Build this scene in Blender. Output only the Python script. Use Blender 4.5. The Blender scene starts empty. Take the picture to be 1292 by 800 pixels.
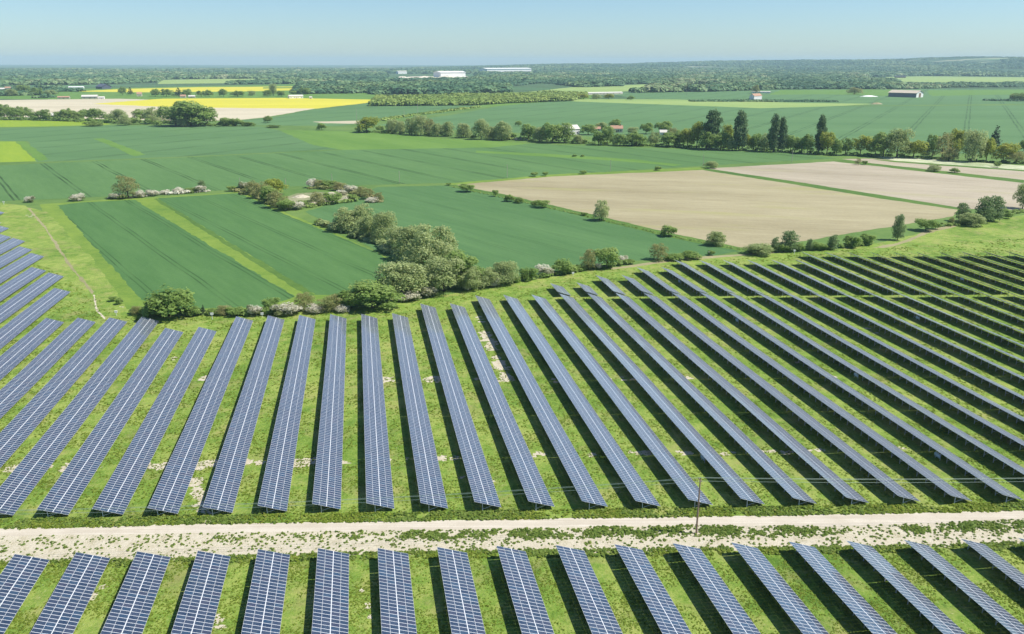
import bpy, math, random
import numpy as np

# ------------------------------------------------------------------ camera, sky, sun, exposure
SC = bpy.context.scene
COL = SC.collection
CAM_H = 99.0
F_PX, PITCH, ROLL, YAW = 1005.0, 0.30937, 0.00174, 0.18700
cam_data = bpy.data.cameras.new("camera")
cam_data.sensor_width = 36.0
cam_data.lens = 36.0 * F_PX / 1292.0
cam_data.clip_start, cam_data.clip_end = 1.0, 90000.0
cam = bpy.data.objects.new("camera", cam_data)
COL.objects.link(cam)
from mathutils import Matrix, Vector
cam.matrix_world = (Matrix.Translation((0, 0, CAM_H)) @ Matrix.Rotation(-YAW, 4, 'Z')
                    @ Matrix.Rotation(math.pi / 2 - PITCH, 4, 'X') @ Matrix.Rotation(ROLL, 4, 'Z'))
SC.camera = cam

SUN_EL, SUN_AZ = math.radians(54), math.radians(106)      # azimuth clockwise from +Y
world = bpy.data.worlds.new("World")
SC.world = world
world.use_nodes = True
wn = world.node_tree.nodes
sky = wn.new('ShaderNodeTexSky')
sky.sky_type = 'NISHITA'
sky.sun_disc = False
sky.sun_elevation, sky.sun_rotation = SUN_EL, SUN_AZ
sky.altitude = 100
sky.air_density, sky.dust_density, sky.ozone_density = 1.0, 0.3, 2.5
bg = wn['Background']
bg.inputs['Strength'].default_value = 0.076
tintn = wn.new('ShaderNodeMix')
tintn.data_type, tintn.blend_type = 'RGBA', 'MULTIPLY'
tintn.inputs[0].default_value = 1.0
tintn.inputs[7].default_value = (0.86, 1.06, 1.25, 1)
world.node_tree.links.new(sky.outputs[0], tintn.inputs[6])
world.node_tree.links.new(tintn.outputs[2], bg.inputs['Color'])

sl = bpy.data.lights.new("sun", 'SUN')
sl.energy, sl.angle, sl.color = 4.8, math.radians(0.5), (1.0, 0.95, 0.86)
so = bpy.data.objects.new("sun", sl)
COL.objects.link(so)
sd = Vector((math.sin(SUN_AZ) * math.cos(SUN_EL), math.cos(SUN_AZ) * math.cos(SUN_EL), math.sin(SUN_EL)))
so.rotation_euler = sd.to_track_quat('Z', 'Y').to_euler()
so.location = (300, 0, 400)

SC.view_settings.view_transform = 'Standard'
SC.view_settings.look = 'None'
SC.view_settings.gamma = 1.0
SC.view_settings.use_curve_mapping = False
SC.view_settings.exposure = 0.5
SC.cycles.max_bounces = 6
SC.cycles.volume_bounces = 0
SC.cycles.sample_clamp_indirect = 2.0
SC.cycles.sample_clamp_direct = 6.0
SC.cycles.transparent_max_bounces = 8
SC.cycles.caustics_reflective = SC.cycles.caustics_refractive = False

HAZE_DENSITY = 4.8e-5

# ------------------------------------------------------------------ helpers
rng = np.random.default_rng(7)
random.seed(7)
CR, SR = math.cos(ROLL), math.sin(ROLL)
FW = np.array([math.sin(YAW), math.cos(YAW)])
RT = np.array([math.cos(YAW), -math.sin(YAW)])


def at(u, v, z=0.0):
    """ground position of a point surveyed in the photograph (1292 x 800)"""
    x, y = (u - 646) / F_PX, (v - 400) / F_PX
    x1, y1 = x * CR + y * SR, -x * SR + y * CR
    d = math.cos(PITCH) - y1 * math.sin(PITCH)
    h = math.sin(PITCH) + y1 * math.cos(PITCH)
    t = (CAM_H - z) / h
    q = t * (d * FW + x1 * RT)
    return float(q[0]), float(q[1])


def pix(X, Y, Z):
    d, l, h = X * FW[0] + Y * FW[1], X * RT[0] + Y * RT[1], CAM_H - Z
    z = d * math.cos(PITCH) + h * math.sin(PITCH)
    return 646 + F_PX * l / z, 400 + F_PX * (h * math.cos(PITCH) - d * math.sin(PITCH)) / z


def px_per_m(x, y):
    d = x * FW[0] + y * FW[1]
    return F_PX / (d * math.cos(PITCH) + CAM_H * math.sin(PITCH))


def tag(o, label=None, cat=None, group=None, kind=None):
    for k, v in (('label', label), ('category', cat), ('group', group), ('kind', kind)):
        if v:
            o[k] = v
    return o


def link(name, data, parent=None, loc=None):
    o = bpy.data.objects.new(name, data)
    COL.objects.link(o)
    if parent is not None:
        o.parent = parent
    if loc is not None:
        o.location = loc
    return o


def empty(name, loc, rz=0.0):
    o = link(name, None, None, loc)
    o.rotation_euler = (0, 0, rz)
    o.empty_display_size = 0.5
    return o


def mesh_np(name, verts, faces, mats, mi=None, tint=None, smooth=False):
    """verts (n,3), faces (m,k) all of one size"""
    verts = np.asarray(verts, dtype=np.float32)
    faces = np.asarray(faces, dtype=np.int32)
    me = bpy.data.meshes.new(name)
    n, k = faces.shape
    me.vertices.add(len(verts))
    me.vertices.foreach_set('co', verts.ravel())
    me.loops.add(n * k)
    me.loops.foreach_set('vertex_index', faces.ravel())
    me.polygons.add(n)
    me.polygons.foreach_set('loop_start', np.arange(0, n * k, k, dtype=np.int32))
    me.polygons.foreach_set('loop_total', np.full(n, k, dtype=np.int32))
    for m in (mats if isinstance(mats, (list, tuple)) else [mats]):
        me.materials.append(m)
    if mi is not None:
        me.polygons.foreach_set('material_index', np.asarray(mi, dtype=np.int32))
    me.polygons.foreach_set('use_smooth', np.full(n, bool(smooth)))
    if tint is not None:
        a = me.attributes.new('tint', 'FLOAT', 'FACE')
        a.data.foreach_set('value', np.asarray(tint, dtype=np.float32))
    me.update(calc_edges=True)
    return me


BOXF = np.array([(0, 3, 2, 1), (4, 5, 6, 7), (0, 1, 5, 4), (1, 2, 6, 5), (2, 3, 7, 6), (3, 0, 4, 7)])


class MB:
    """collects quads of one mesh"""
    def __init__(self):
        self.v, self.f, self.m, self.n = [], [], [], 0

    def add(self, v, f, m=0):
        v = np.asarray(v, dtype=float)
        f = np.asarray(f)
        self.v.append(v)
        self.f.append(f + self.n)
        self.m.append(np.full(len(f), m))
        self.n += len(v)

    def box(self, x0, x1, y0, y1, z0, z1, m=0):
        self.add([(x0, y0, z0), (x1, y0, z0), (x1, y1, z0), (x0, y1, z0),
                  (x0, y0, z1), (x1, y0, z1), (x1, y1, z1), (x0, y1, z1)], BOXF, m)

    def bar(self, a, b, w, h=None, m=0, up=(0, 0, 1)):
        a, b = Vector(a), Vector(b)
        h = h or w
        d = (b - a).normalized()
        s = d.cross(Vector(up))
        if s.length < 1e-4:
            s = d.cross(Vector((1, 0, 0)))
        s.normalize()
        t = s.cross(d)
        s, t = s * w / 2, t * h / 2
        c = [a - s - t, a + s - t, a + s + t, a - s + t, b - s - t, b + s - t, b + s + t, b - s + t]
        self.add([tuple(p) for p in c], BOXF, m)

    def tube(self, pts, rad, n=7, m=0):
        pts = [Vector(p) for p in pts]
        vs, fs = [], []
        for i, p in enumerate(pts):
            d = (pts[min(i + 1, len(pts) - 1)] - pts[max(i - 1, 0)]).normalized()
            s = d.cross(Vector((0.37, 0.91, 0.13))).normalized()
            t = s.cross(d)
            for j in range(n):
                a = 2 * math.pi * j / n
                vs.append(tuple(p + (s * math.cos(a) + t * math.sin(a)) * rad[i]))
            if i:
                for j in range(n):
                    fs.append(((i - 1) * n + j, (i - 1) * n + (j + 1) % n, i * n + (j + 1) % n, i * n + j))
        self.add(vs, fs, m)

    def mesh(self, name, mats):
        return mesh_np(name, np.concatenate(self.v), np.concatenate(self.f), mats, np.concatenate(self.m))

    def build(self, name, mats, parent=None, loc=None):
        return link(name, self.mesh(name, mats), parent, loc)


# ------------------------------------------------------------------ materials
def lin(r, g, b):
    return (r, g, b, 1.0)


class NT:
    def __init__(self, name):
        self.m = bpy.data.materials.new(name)
        self.m.use_nodes = True
        self.t = self.m.node_tree
        self.b = self.t.nodes['Principled BSDF']
        self._geo = None

    def n(self, t, **kw):
        x = self.t.nodes.new(t)
        for k, v in kw.items():
            setattr(x, k, v)
        return x

    def l(self, a, b):
        self.t.links.new(a, b)

    def pos(self):
        if self._geo is None:
            self._geo = self.n('ShaderNodeNewGeometry')
        return self._geo.outputs['Position']

    def noise(self, scale, detail=3, rough=0.55, stretch=None, vec=None):
        x = self.n('ShaderNodeTexNoise')
        x.inputs['Scale'].default_value = scale
        x.inputs['Detail'].default_value = detail
        x.inputs['Roughness'].default_value = rough
        src = vec or self.pos()
        if stretch:
            mp = self.n('ShaderNodeMapping')
            mp.vector_type = 'TEXTURE'
            mp.inputs['Rotation'].default_value = (0, 0, -stretch[0])
            mp.inputs['Scale'].default_value = (1 / stretch[1], 1 / stretch[2], 1)
            self.l(src, mp.inputs['Vector'])
            src = mp.outputs[0]
        self.l(src, x.inputs['Vector'])
        return x.outputs['Fac']

    def ramp(self, fac, stops):
        r = self.n('ShaderNodeValToRGB')
        e = r.color_ramp.elements
        while len(e) < len(stops):
            e.new(0.5)
        for i, (p, c) in enumerate(stops):
            e[i].position = p
            e[i].color = c if isinstance(c, tuple) else (c, c, c, 1)
        self.l(fac, r.inputs['Fac'])
        return r.outputs['Color']

    def mix(self, fac, a, b, mode='MIX'):
        x = self.n('ShaderNodeMix', data_type='RGBA', blend_type=mode)
        for s, val in ((x.inputs[0], fac), (x.inputs[6], a), (x.inputs[7], b)):
            if isinstance(val, (tuple, float, int)):
                s.default_value = val
            else:
                self.l(val, s)
        return x.outputs[2]

    def math(self, op, a, b=None):
        x = self.n('ShaderNodeMath', operation=op)
        for s, val in ((x.inputs[0], a), (x.inputs[1], b)):
            if val is None:
                continue
            if isinstance(val, (float, int)):
                s.default_value = val
            else:
                self.l(val, s)
        return x.outputs[0]

    def bump(self, h, strength, dist):
        x = self.n('ShaderNodeBump')
        x.inputs['Strength'].default_value = strength
        x.inputs['Distance'].default_value = dist
        self.l(h, x.inputs['Height'])
        self.l(x.outputs[0], self.b.inputs['Normal'])

    def done(self, col=None, rough=0.8, spec=0.3, metal=0.0):
        if col is not None:
            if isinstance(col, tuple):
                self.b.inputs['Base Color'].default_value = col
            else:
                self.l(col, self.b.inputs['Base Color'])
        if isinstance(rough, float):
            self.b.inputs['Roughness'].default_value = rough
        else:
            self.l(rough, self.b.inputs['Roughness'])
        self.b.inputs['Specular IOR Level'].default_value = spec
        self.b.inputs['Metallic'].default_value = metal
        return self.m


def simple(name, c, rough=0.7, spec=0.3, metal=0.0, var=0.25, scale=0.6):
    t = NT(name)
    f = t.noise(scale, 4)
    col = t.mix(f, lin(*[x * (1 - var) for x in c]), lin(*[min(1, x * (1 + var)) for x in c]))
    return t.done(col, rough, spec, metal)


def field_mat(name, a, b, tram=None, stretch=None, bumps=0.3, patch=None, fine=0.5):
    """crop or soil: broad patches, streaks along the drilling direction, pairs of tramlines"""
    t = NT(name)
    big = t.noise(0.012, 4, 0.6, stretch)
    med = t.noise(0.12, 4, 0.65, stretch)
    sm = t.noise(fine, 3, 0.7)
    f = t.math('ADD', t.math('MULTIPLY', big, 0.5), t.math('ADD', t.math('MULTIPLY', med, 0.35), t.math('MULTIPLY', sm, 0.25)))
    col = t.ramp(f, [(0.40, lin(*a)), (0.68, lin(*b))])
    if patch:
        pm = t.ramp(t.noise(0.02, 3, 0.5, stretch), [(0.55, 0.0), (0.68, 1.0)])
        col = t.mix(t.math('MULTIPLY', pm, patch[1]), col, lin(*patch[0]))
    if tram:
        ang, period, width, dark = tram
        mp = t.n('ShaderNodeMapping')
        mp.inputs['Rotation'].default_value = (0, 0, ang)
        t.l(t.pos(), mp.inputs['Vector'])
        sp = t.n('ShaderNodeSeparateXYZ')
        t.l(mp.outputs[0], sp.inputs[0])
        wob = t.math('MULTIPLY', t.noise(0.01, 1), 3.0)
        xx = t.math('ADD', sp.outputs[0], wob)
        line = None
        for off in (0.0, max(2.4, width * 2.4)):
            md = t.math('PINGPONG', t.math('ADD', xx, off), period / 2)
            ls = t.math('LESS_THAN', md, width / 2)
            line = ls if line is None else t.math('MAXIMUM', line, ls)
        keep = t.ramp(t.noise(0.02, 2), [(0.35, 0.25), (0.6, 1.0)])
        col = t.mix(t.math('MULTIPLY', t.math('MULTIPLY', line, keep), dark), col, lin(*[x * 0.42 for x in a]))
    t.bump(t.noise(1.3, 4, 0.7), bumps, 0.35)
    return t.done(col, 0.85, 0.15)


def foliage_mat(name, stops, trans=0.5):
    t = NT(name)
    at_ = t.n('ShaderNodeAttribute', attribute_name='tint', attribute_type='GEOMETRY')
    oi = t.n('ShaderNodeObjectInfo')
    f = t.math('ADD', t.math('MULTIPLY', at_.outputs['Fac'], 0.72), t.math('MULTIPLY', oi.outputs['Random'], 0.28))
    col = t.ramp(f, [(p, lin(*c)) for p, c in stops])
    t.done(col, 0.6, 0.2)
    tr = t.n('ShaderNodeBsdfTranslucent')
    t.l(col, tr.inputs['Color'])
    mx = t.n('ShaderNodeMixShader')
    mx.inputs[0].default_value = trans
    t.l(t.b.outputs[0], mx.inputs[1])
    t.l(tr.outputs[0], mx.inputs[2])
    t.l(mx.outputs[0], t.t.nodes['Material Output'].inputs['Surface'])
    return t.m


M = {}
# site grass: bright spring sward with straw-coloured and darker patches
t = NT('site_grass')
f1 = t.noise(0.028, 4, 0.6)
f2 = t.noise(0.25, 4, 0.65)
f3 = t.noise(1.6, 4, 0.75)
base = t.ramp(t.math('ADD', t.math('MULTIPLY', f1, 0.35), t.math('ADD', t.math('MULTIPLY', f2, 0.35), t.math('MULTIPLY', f3, 0.34))),
              [(0.41, lin(0.078, 0.155, 0.020)), (0.5, lin(0.155, 0.250, 0.036)), (0.59, lin(0.27, 0.33, 0.075))])
straw = t.ramp(t.noise(0.09, 5, 0.75), [(0.50, 0.0), (0.66, 1.0)])
base = t.mix(t.math('MULTIPLY', straw, 0.6), base, lin(0.31, 0.28, 0.11))
fleck = t.ramp(t.noise(1.2, 5, 0.8), [(0.60, 0.0), (0.68, 1.0)])
base = t.mix(t.math('MULTIPLY', fleck, t.ramp(t.noise(0.05, 3), [(0.45, 0.0), (0.6, 0.8)])), base, lin(0.50, 0.46, 0.32))
t.bump(t.math('ADD', t.noise(1.1, 5, 0.75), t.math('MULTIPLY', f2, 0.6)), 0.75, 0.5)
M['site'] = t.done(base, 0.85, 0.15)

M['meadow'] = field_mat('meadow', (0.07, 0.145, 0.03), (0.14, 0.22, 0.055), fine=0.8)
M['verge'] = field_mat('verge_grass', (0.09, 0.175, 0.025), (0.20, 0.28, 0.045), fine=0.6)
M['wheat'] = field_mat('wheat', (0.068, 0.146, 0.044), (0.106, 0.200, 0.064), tram=(2.70, 46, 1.5, 0.9), stretch=(2.70, 1.6, 0.22))
M['wheat_near'] = field_mat('young_wheat', (0.052, 0.128, 0.035), (0.090, 0.184, 0.056), tram=(2.69, 24, 0.75, 0.7), stretch=(2.70, 1.8, 0.2))
M['wheat_east'] = field_mat('wheat_east', (0.060, 0.138, 0.045), (0.096, 0.190, 0.065), tram=(2.66, 24, 0.7, 0.45), stretch=(2.66, 1.8, 0.2))
M['wheat_far'] = field_mat('wheat_far', (0.078, 0.158, 0.056), (0.112, 0.208, 0.078), tram=(-2.45, 75, 2.6, 0.7), stretch=(1.75, 0.7, 0.12))
M['barley'] = field_mat('barley', (0.085, 0.18, 0.03), (0.14, 0.245, 0.048), stretch=(2.70, 1.6, 0.22))
M['lime'] = field_mat('lime_crop', (0.17, 0.28, 0.02), (0.25, 0.33, 0.03), stretch=(2.70, 1.6, 0.22))
M['pale'] = field_mat('pale_ley', (0.2, 0.3, 0.085), (0.3, 0.38, 0.12), stretch=(1.75, 0.7, 0.12))
M['rape'] = field_mat('rape_flower', (0.46, 0.43, 0.035), (0.60, 0.54, 0.06), stretch=(1.63, 0.9, 0.1), bumps=0.15)
M['stubble'] = field_mat('stubble', (0.42, 0.37, 0.25), (0.56, 0.5, 0.36), stretch=(1.63, 0.9, 0.12))
M['plough'] = field_mat('ploughed_soil', (0.250, 0.215, 0.122), (0.385, 0.342, 0.208), stretch=(1.98, 2.0, 0.3), patch=((0.31, 0.30, 0.12), 0.6))
M['plough2'] = field_mat('ploughed_soil_pale', (0.28, 0.24, 0.165), (0.44, 0.385, 0.285), stretch=(2.2, 1.6, 0.25), patch=((0.34, 0.32, 0.17), 0.45))
M['baulk'] = field_mat('baulk_grass', (0.05, 0.115, 0.02), (0.11, 0.19, 0.035), fine=0.9)
M['cowparsley'] = field_mat('flowering_verge', (0.2, 0.27, 0.1), (0.62, 0.62, 0.45), fine=0.9)
M['pit'] = field_mat('pit_spoil', (0.12, 0.16, 0.05), (0.36, 0.34, 0.22), fine=0.35)
M['dirt'] = field_mat('dirt_path', (0.19, 0.19, 0.08), (0.34, 0.30, 0.17), fine=0.8)

# far plain: patchwork of fields and woodland floor
t = NT('plain')
vo = t.n('ShaderNodeTexVoronoi')
mp = t.n('ShaderNodeMapping')
mp.inputs['Rotation'].default_value = (0, 0, 0.4)
mp.inputs['Scale'].default_value = (0.0021, 0.0010, 1)
t.l(t.pos(), mp.inputs['Vector'])
t.l(mp.outputs[0], vo.inputs['Vector'])
vo.inputs['Scale'].default_value = 1.0
sp = t.n('ShaderNodeSeparateColor')
t.l(vo.outputs['Color'], sp.inputs[0])
patch = t.ramp(sp.outputs[0], [(0.0, lin(0.06, 0.14, 0.055)), (0.45, lin(0.08, 0.19, 0.075)), (0.62, lin(0.13, 0.23, 0.085)), (0.8, lin(0.07, 0.14, 0.05)), (0.93, lin(0.32, 0.33, 0.17))])
patch.node.color_ramp.interpolation = 'CONSTANT'
woods = t.ramp(t.noise(0.0016, 5, 0.6, (0.2, 0.5, 1.6)), [(0.44, 0.0), (0.5, 1.0)])
col = t.mix(woods, patch, lin(0.055, 0.105, 0.045))
col = t.mix(0.35, col, t.ramp(t.noise(0.02, 5, 0.7), [(0.3, lin(0.035, 0.08, 0.035)), (0.7, lin(0.17, 0.24, 0.11))]))
M['plain'] = t.done(col, 0.9, 0.1)

# hills: woodland and pale arable strips
t = NT('hill_cover')
w1 = t.ramp(t.noise(0.0016, 5, 0.65, (1.75, 2.0, 0.35)), [(0.555, 0.0), (0.585, 1.0)])
wood = t.ramp(t.noise(0.012, 5, 0.75), [(0.35, lin(0.015, 0.045, 0.02)), (0.65, lin(0.085, 0.15, 0.06))])
fld = t.ramp(t.noise(0.0018, 2), [(0.4, lin(0.16, 0.26, 0.10)), (0.6, lin(0.38, 0.37, 0.24))])
M['hill'] = t.done(t.mix(w1, wood, fld), 0.9, 0.1)

# chalk track, broken chalk ground
t = NT('chalk_track')
c = t.ramp(t.math('ADD', t.math('MULTIPLY', t.noise(0.25, 4), 0.5), t.math('MULTIPLY', t.noise(2.5, 4, 0.7), 0.5)),
           [(0.3, lin(0.44, 0.39, 0.30)), (0.55, lin(0.54, 0.49, 0.40)), (0.75, lin(0.61, 0.565, 0.475))])
rut = t.ramp(t.noise(1.0, 3, 0.6, (1.74, 1.5, 0.03)), [(0.42, 0.0), (0.62, 1.0)])
c = t.mix(t.math('MULTIPLY', rut, 0.6), c, lin(0.40, 0.35, 0.27))
t.bump(t.noise(2.2, 4, 0.7), 0.4, 0.15)
M['track'] = t.done(c, 0.9, 0.1)
t = NT('chalk_rubble')
c = t.ramp(t.math('ADD', t.math('MULTIPLY', t.noise(0.4, 4), 0.45), t.math('MULTIPLY', t.noise(1.8, 5, 0.8), 0.55)),
           [(0.33, lin(0.30, 0.27, 0.14)), (0.46, lin(0.50, 0.45, 0.33)), (0.7, lin(0.62, 0.57, 0.46))])
t.bump(t.noise(1.5, 5, 0.8), 0.8, 0.4)
M['chalk'] = t.done(c, 0.9, 0.1)

# photovoltaic glass: blue silicon cells behind glass, tint differs from module to module
t = NT('solar_glass')
a_ = t.n('ShaderNodeAttribute', attribute_name='tint', attribute_type='GEOMETRY')
c = t.ramp(a_.outputs['Fac'], [(0.0, lin(0.008, 0.020, 0.048)), (0.45, lin(0.014, 0.030, 0.060)), (0.75, lin(0.028, 0.030, 0.058)), (1.0, lin(0.014, 0.040, 0.080))])
c = t.mix(t.ramp(t.noise(0.9, 3, 0.6), [(0.35, 0.0), (0.75, 0.35)]), c, lin(0.09, 0.11, 0.135))
t.done(c, 0.35, 0.5)
t.b.inputs['Coat Weight'].default_value = 1.0
t.b.inputs['Coat Roughness'].default_value = 0.06
t.b.inputs['Coat IOR'].default_value = 1.6
t.b.inputs['Sheen Weight'].default_value = 1.0          # thin film of dust
t.b.inputs['Sheen Roughness'].default_value = 0.36
t.b.inputs['Sheen Tint'].default_value = (1.0, 0.97, 0.92, 1)
t.b.inputs['IOR'].default_value = 1.52
M['glass'] = t.m
M['alu'] = simple('module_frame', (0.66, 0.68, 0.69), 0.42, 0.5, 0.1, 0.08, 1.5)
M['shaded_backsheet'] = simple('shaded_backsheet', (0.03, 0.032, 0.035), 0.6, 0.3)  # white sheet coloured near-black: underside shade put into the colour
M['steel'] = simple('galvanised_steel', (0.60, 0.61, 0.60), 0.5, 0.5, 0.1, 0.15, 2.0)
M['inv'] = simple('inverter_paint', (0.50, 0.60, 0.68), 0.4, 0.5, 0, 0.06)
M['invdark'] = simple('inverter_vent', (0.08, 0.10, 0.13), 0.5)
M['wood'] = simple('weathered_timber', (0.31, 0.215, 0.15), 0.85, 0.2, 0, 0.35, 3.0)
M['palewood'] = simple('pale_timber', (0.42, 0.38, 0.31), 0.85, 0.2, 0, 0.25, 3.0)
M['wire'] = simple('wire_metal', (0.26, 0.34, 0.29), 0.5, 0.4, 0.2)
M['insul'] = simple('insulator', (0.28, 0.32, 0.3), 0.3, 0.5)
M['bark'] = simple('bark', (0.085, 0.065, 0.045), 0.9, 0.15, 0, 0.35, 2.0)
M['whitepaint'] = simple('white_paint', (0.78, 0.77, 0.73), 0.6, 0.3, 0, 0.08)
M['cream'] = simple('cream_render', (0.66, 0.60, 0.48), 0.8, 0.2, 0, 0.1)
M['stone'] = simple('rubble_stone', (0.45, 0.41, 0.34), 0.85, 0.2, 0, 0.2)
M['terracotta'] = simple('terracotta_tile', (0.42, 0.25, 0.17), 0.8, 0.2, 0, 0.25, 0.8)
M['slate'] = simple('slate_roof', (0.075, 0.085, 0.12), 0.6, 0.4, 0, 0.2)
M['sheet'] = simple('pale_sheet_roof', (0.60, 0.57, 0.50), 0.55, 0.4, 0, 0.1)
M['tanroof'] = simple('tan_sheet_roof', (0.50, 0.43, 0.33), 0.7, 0.3, 0, 0.12)
M['darkopen'] = simple('open_side_shade', (0.17, 0.155, 0.18), 0.8, 0.2, 0, 0.2)  # painted colour for the shade inside an open barn front
M['brown'] = simple('brown_door', (0.20, 0.12, 0.08), 0.7)
M['winglass'] = simple('window_glass', (0.05, 0.06, 0.075), 0.15, 0.6)

M['leaf'] = foliage_mat('broadleaf', [(0.0, (0.16, 0.255, 0.055)), (0.5, (0.275, 0.395, 0.105)), (1.0, (0.40, 0.49, 0.16))])
M['willow'] = foliage_mat('willow_leaf', [(0.0, (0.29, 0.365, 0.135)), (0.5, (0.40, 0.475, 0.20)), (1.0, (0.52, 0.56, 0.28))])
M['poplar'] = foliage_mat('poplar_leaf', [(0.0, (0.095, 0.17, 0.075)), (0.5, (0.17, 0.265, 0.115)), (1.0, (0.26, 0.34, 0.165))])
M['haw'] = foliage_mat('hawthorn_blossom', [(0.0, (0.13, 0.19, 0.06)), (0.35, (0.24, 0.27, 0.11)), (0.5, (0.72, 0.69, 0.56)), (1.0, (0.85, 0.83, 0.72))])
M['bare'] = foliage_mat('opening_leaf', [(0.0, (0.23, 0.27, 0.09)), (0.5, (0.36, 0.375, 0.145)), (1.0, (0.50, 0.46, 0.23))])
M['yellowleaf'] = foliage_mat('yellow_leaf', [(0.0, (0.24, 0.31, 0.05)), (0.5, (0.37, 0.42, 0.075)), (1.0, (0.50, 0.48, 0.11))])
M['conifer'] = foliage_mat('conifer_needle', [(0.0, (0.022, 0.05, 0.022)), (1.0, (0.06, 0.10, 0.04))], 0.1)
M['youngleaf'] = foliage_mat('young_poplar_leaf', [(0.0, (0.17, 0.26, 0.105)), (1.0, (0.33, 0.42, 0.19))])
M['farleaf'] = foliage_mat('woodland_leaf', [(0.0, (0.050, 0.125, 0.062)), (0.4, (0.110, 0.205, 0.085)), (0.7, (0.195, 0.285, 0.110)), (1.0, (0.36, 0.37, 0.21))], 0.15)
M['plantleaf'] = foliage_mat('plantation_leaf', [(0.0, (0.19, 0.29, 0.06)), (1.0, (0.33, 0.40, 0.10))], 0.15)
M['weed'] = foliage_mat('weed_leaf', [(0.0, (0.12, 0.21, 0.035)), (0.5, (0.20, 0.30, 0.055)), (1.0, (0.32, 0.38, 0.095))])
M['tuft'] = foliage_mat('grass_blade', [(0.0, (0.15, 0.235, 0.025)), (0.5, (0.24, 0.33, 0.04)), (0.8, (0.34, 0.38, 0.07)), (1.0, (0.44, 0.39, 0.18))])

# ------------------------------------------------------------------ ground, fields, hills
XS = YS = 0


def sheet(name, outline, mat, z, ragged=0.0, step=None, kind='structure'):
    """flat ground sheet from an outline in metres, its edge subdivided and made uneven"""
    pts = [Vector((p[0], p[1])) for p in outline]
    out = []
    for i, a in enumerate(pts):
        b = pts[(i + 1) % len(pts)]
        n = 1
        if ragged:
            n = int(max(1, min(160, (b - a).length / (step or ragged * 2.5))))
        nor = Vector((-(b - a).y, (b - a).x)).normalized()
        prev = 0.0
        for j in range(n):
            p = a.lerp(b, j / n)
            if ragged and j:
                prev = prev * 0.55 + random.gauss(0, ragged * 0.6)
                p = p + nor * prev
            out.append((p.x, p.y, z))
    me = bpy.data.meshes.new(name)
    me.from_pydata(out, [], [list(range(len(out)))])
    me.materials.append(mat)
    if me.polygons[0].normal.z < 0:
        me.flip_normals()
    o = link(name, me)
    if kind:
        o['kind'] = kind
    return o


def field(name, px, mat, z, ragged=0.0, step=None):
    return sheet(name, [at(*p) for p in px], mat, z, ragged, step)


R = 31000.0
gv, gf, N = [], [], 40
for i in range(N + 1):
    for j in range(N + 1):
        gv.append((-R + 2 * R * i / N, -R + 2 * R * j / N, -0.06))
for i in range(N):
    for j in range(N):
        a = i * (N + 1) + j
        gf.append((a, a + N + 1, a + N + 2, a + 1))
tag(link('ground', mesh_np('ground', gv, gf, M['plain'])), kind='structure')

# meadow around the nearer fields
field('meadow', [(-400, 178), (-400, 900), (1800, 900), (1800, 150), (1292, 128), (646, 128), (0, 150)], M['meadow'], -0.05)
Z = [-0.046]


def zz():
    Z[0] += 0.0012
    return Z[0]


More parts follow.
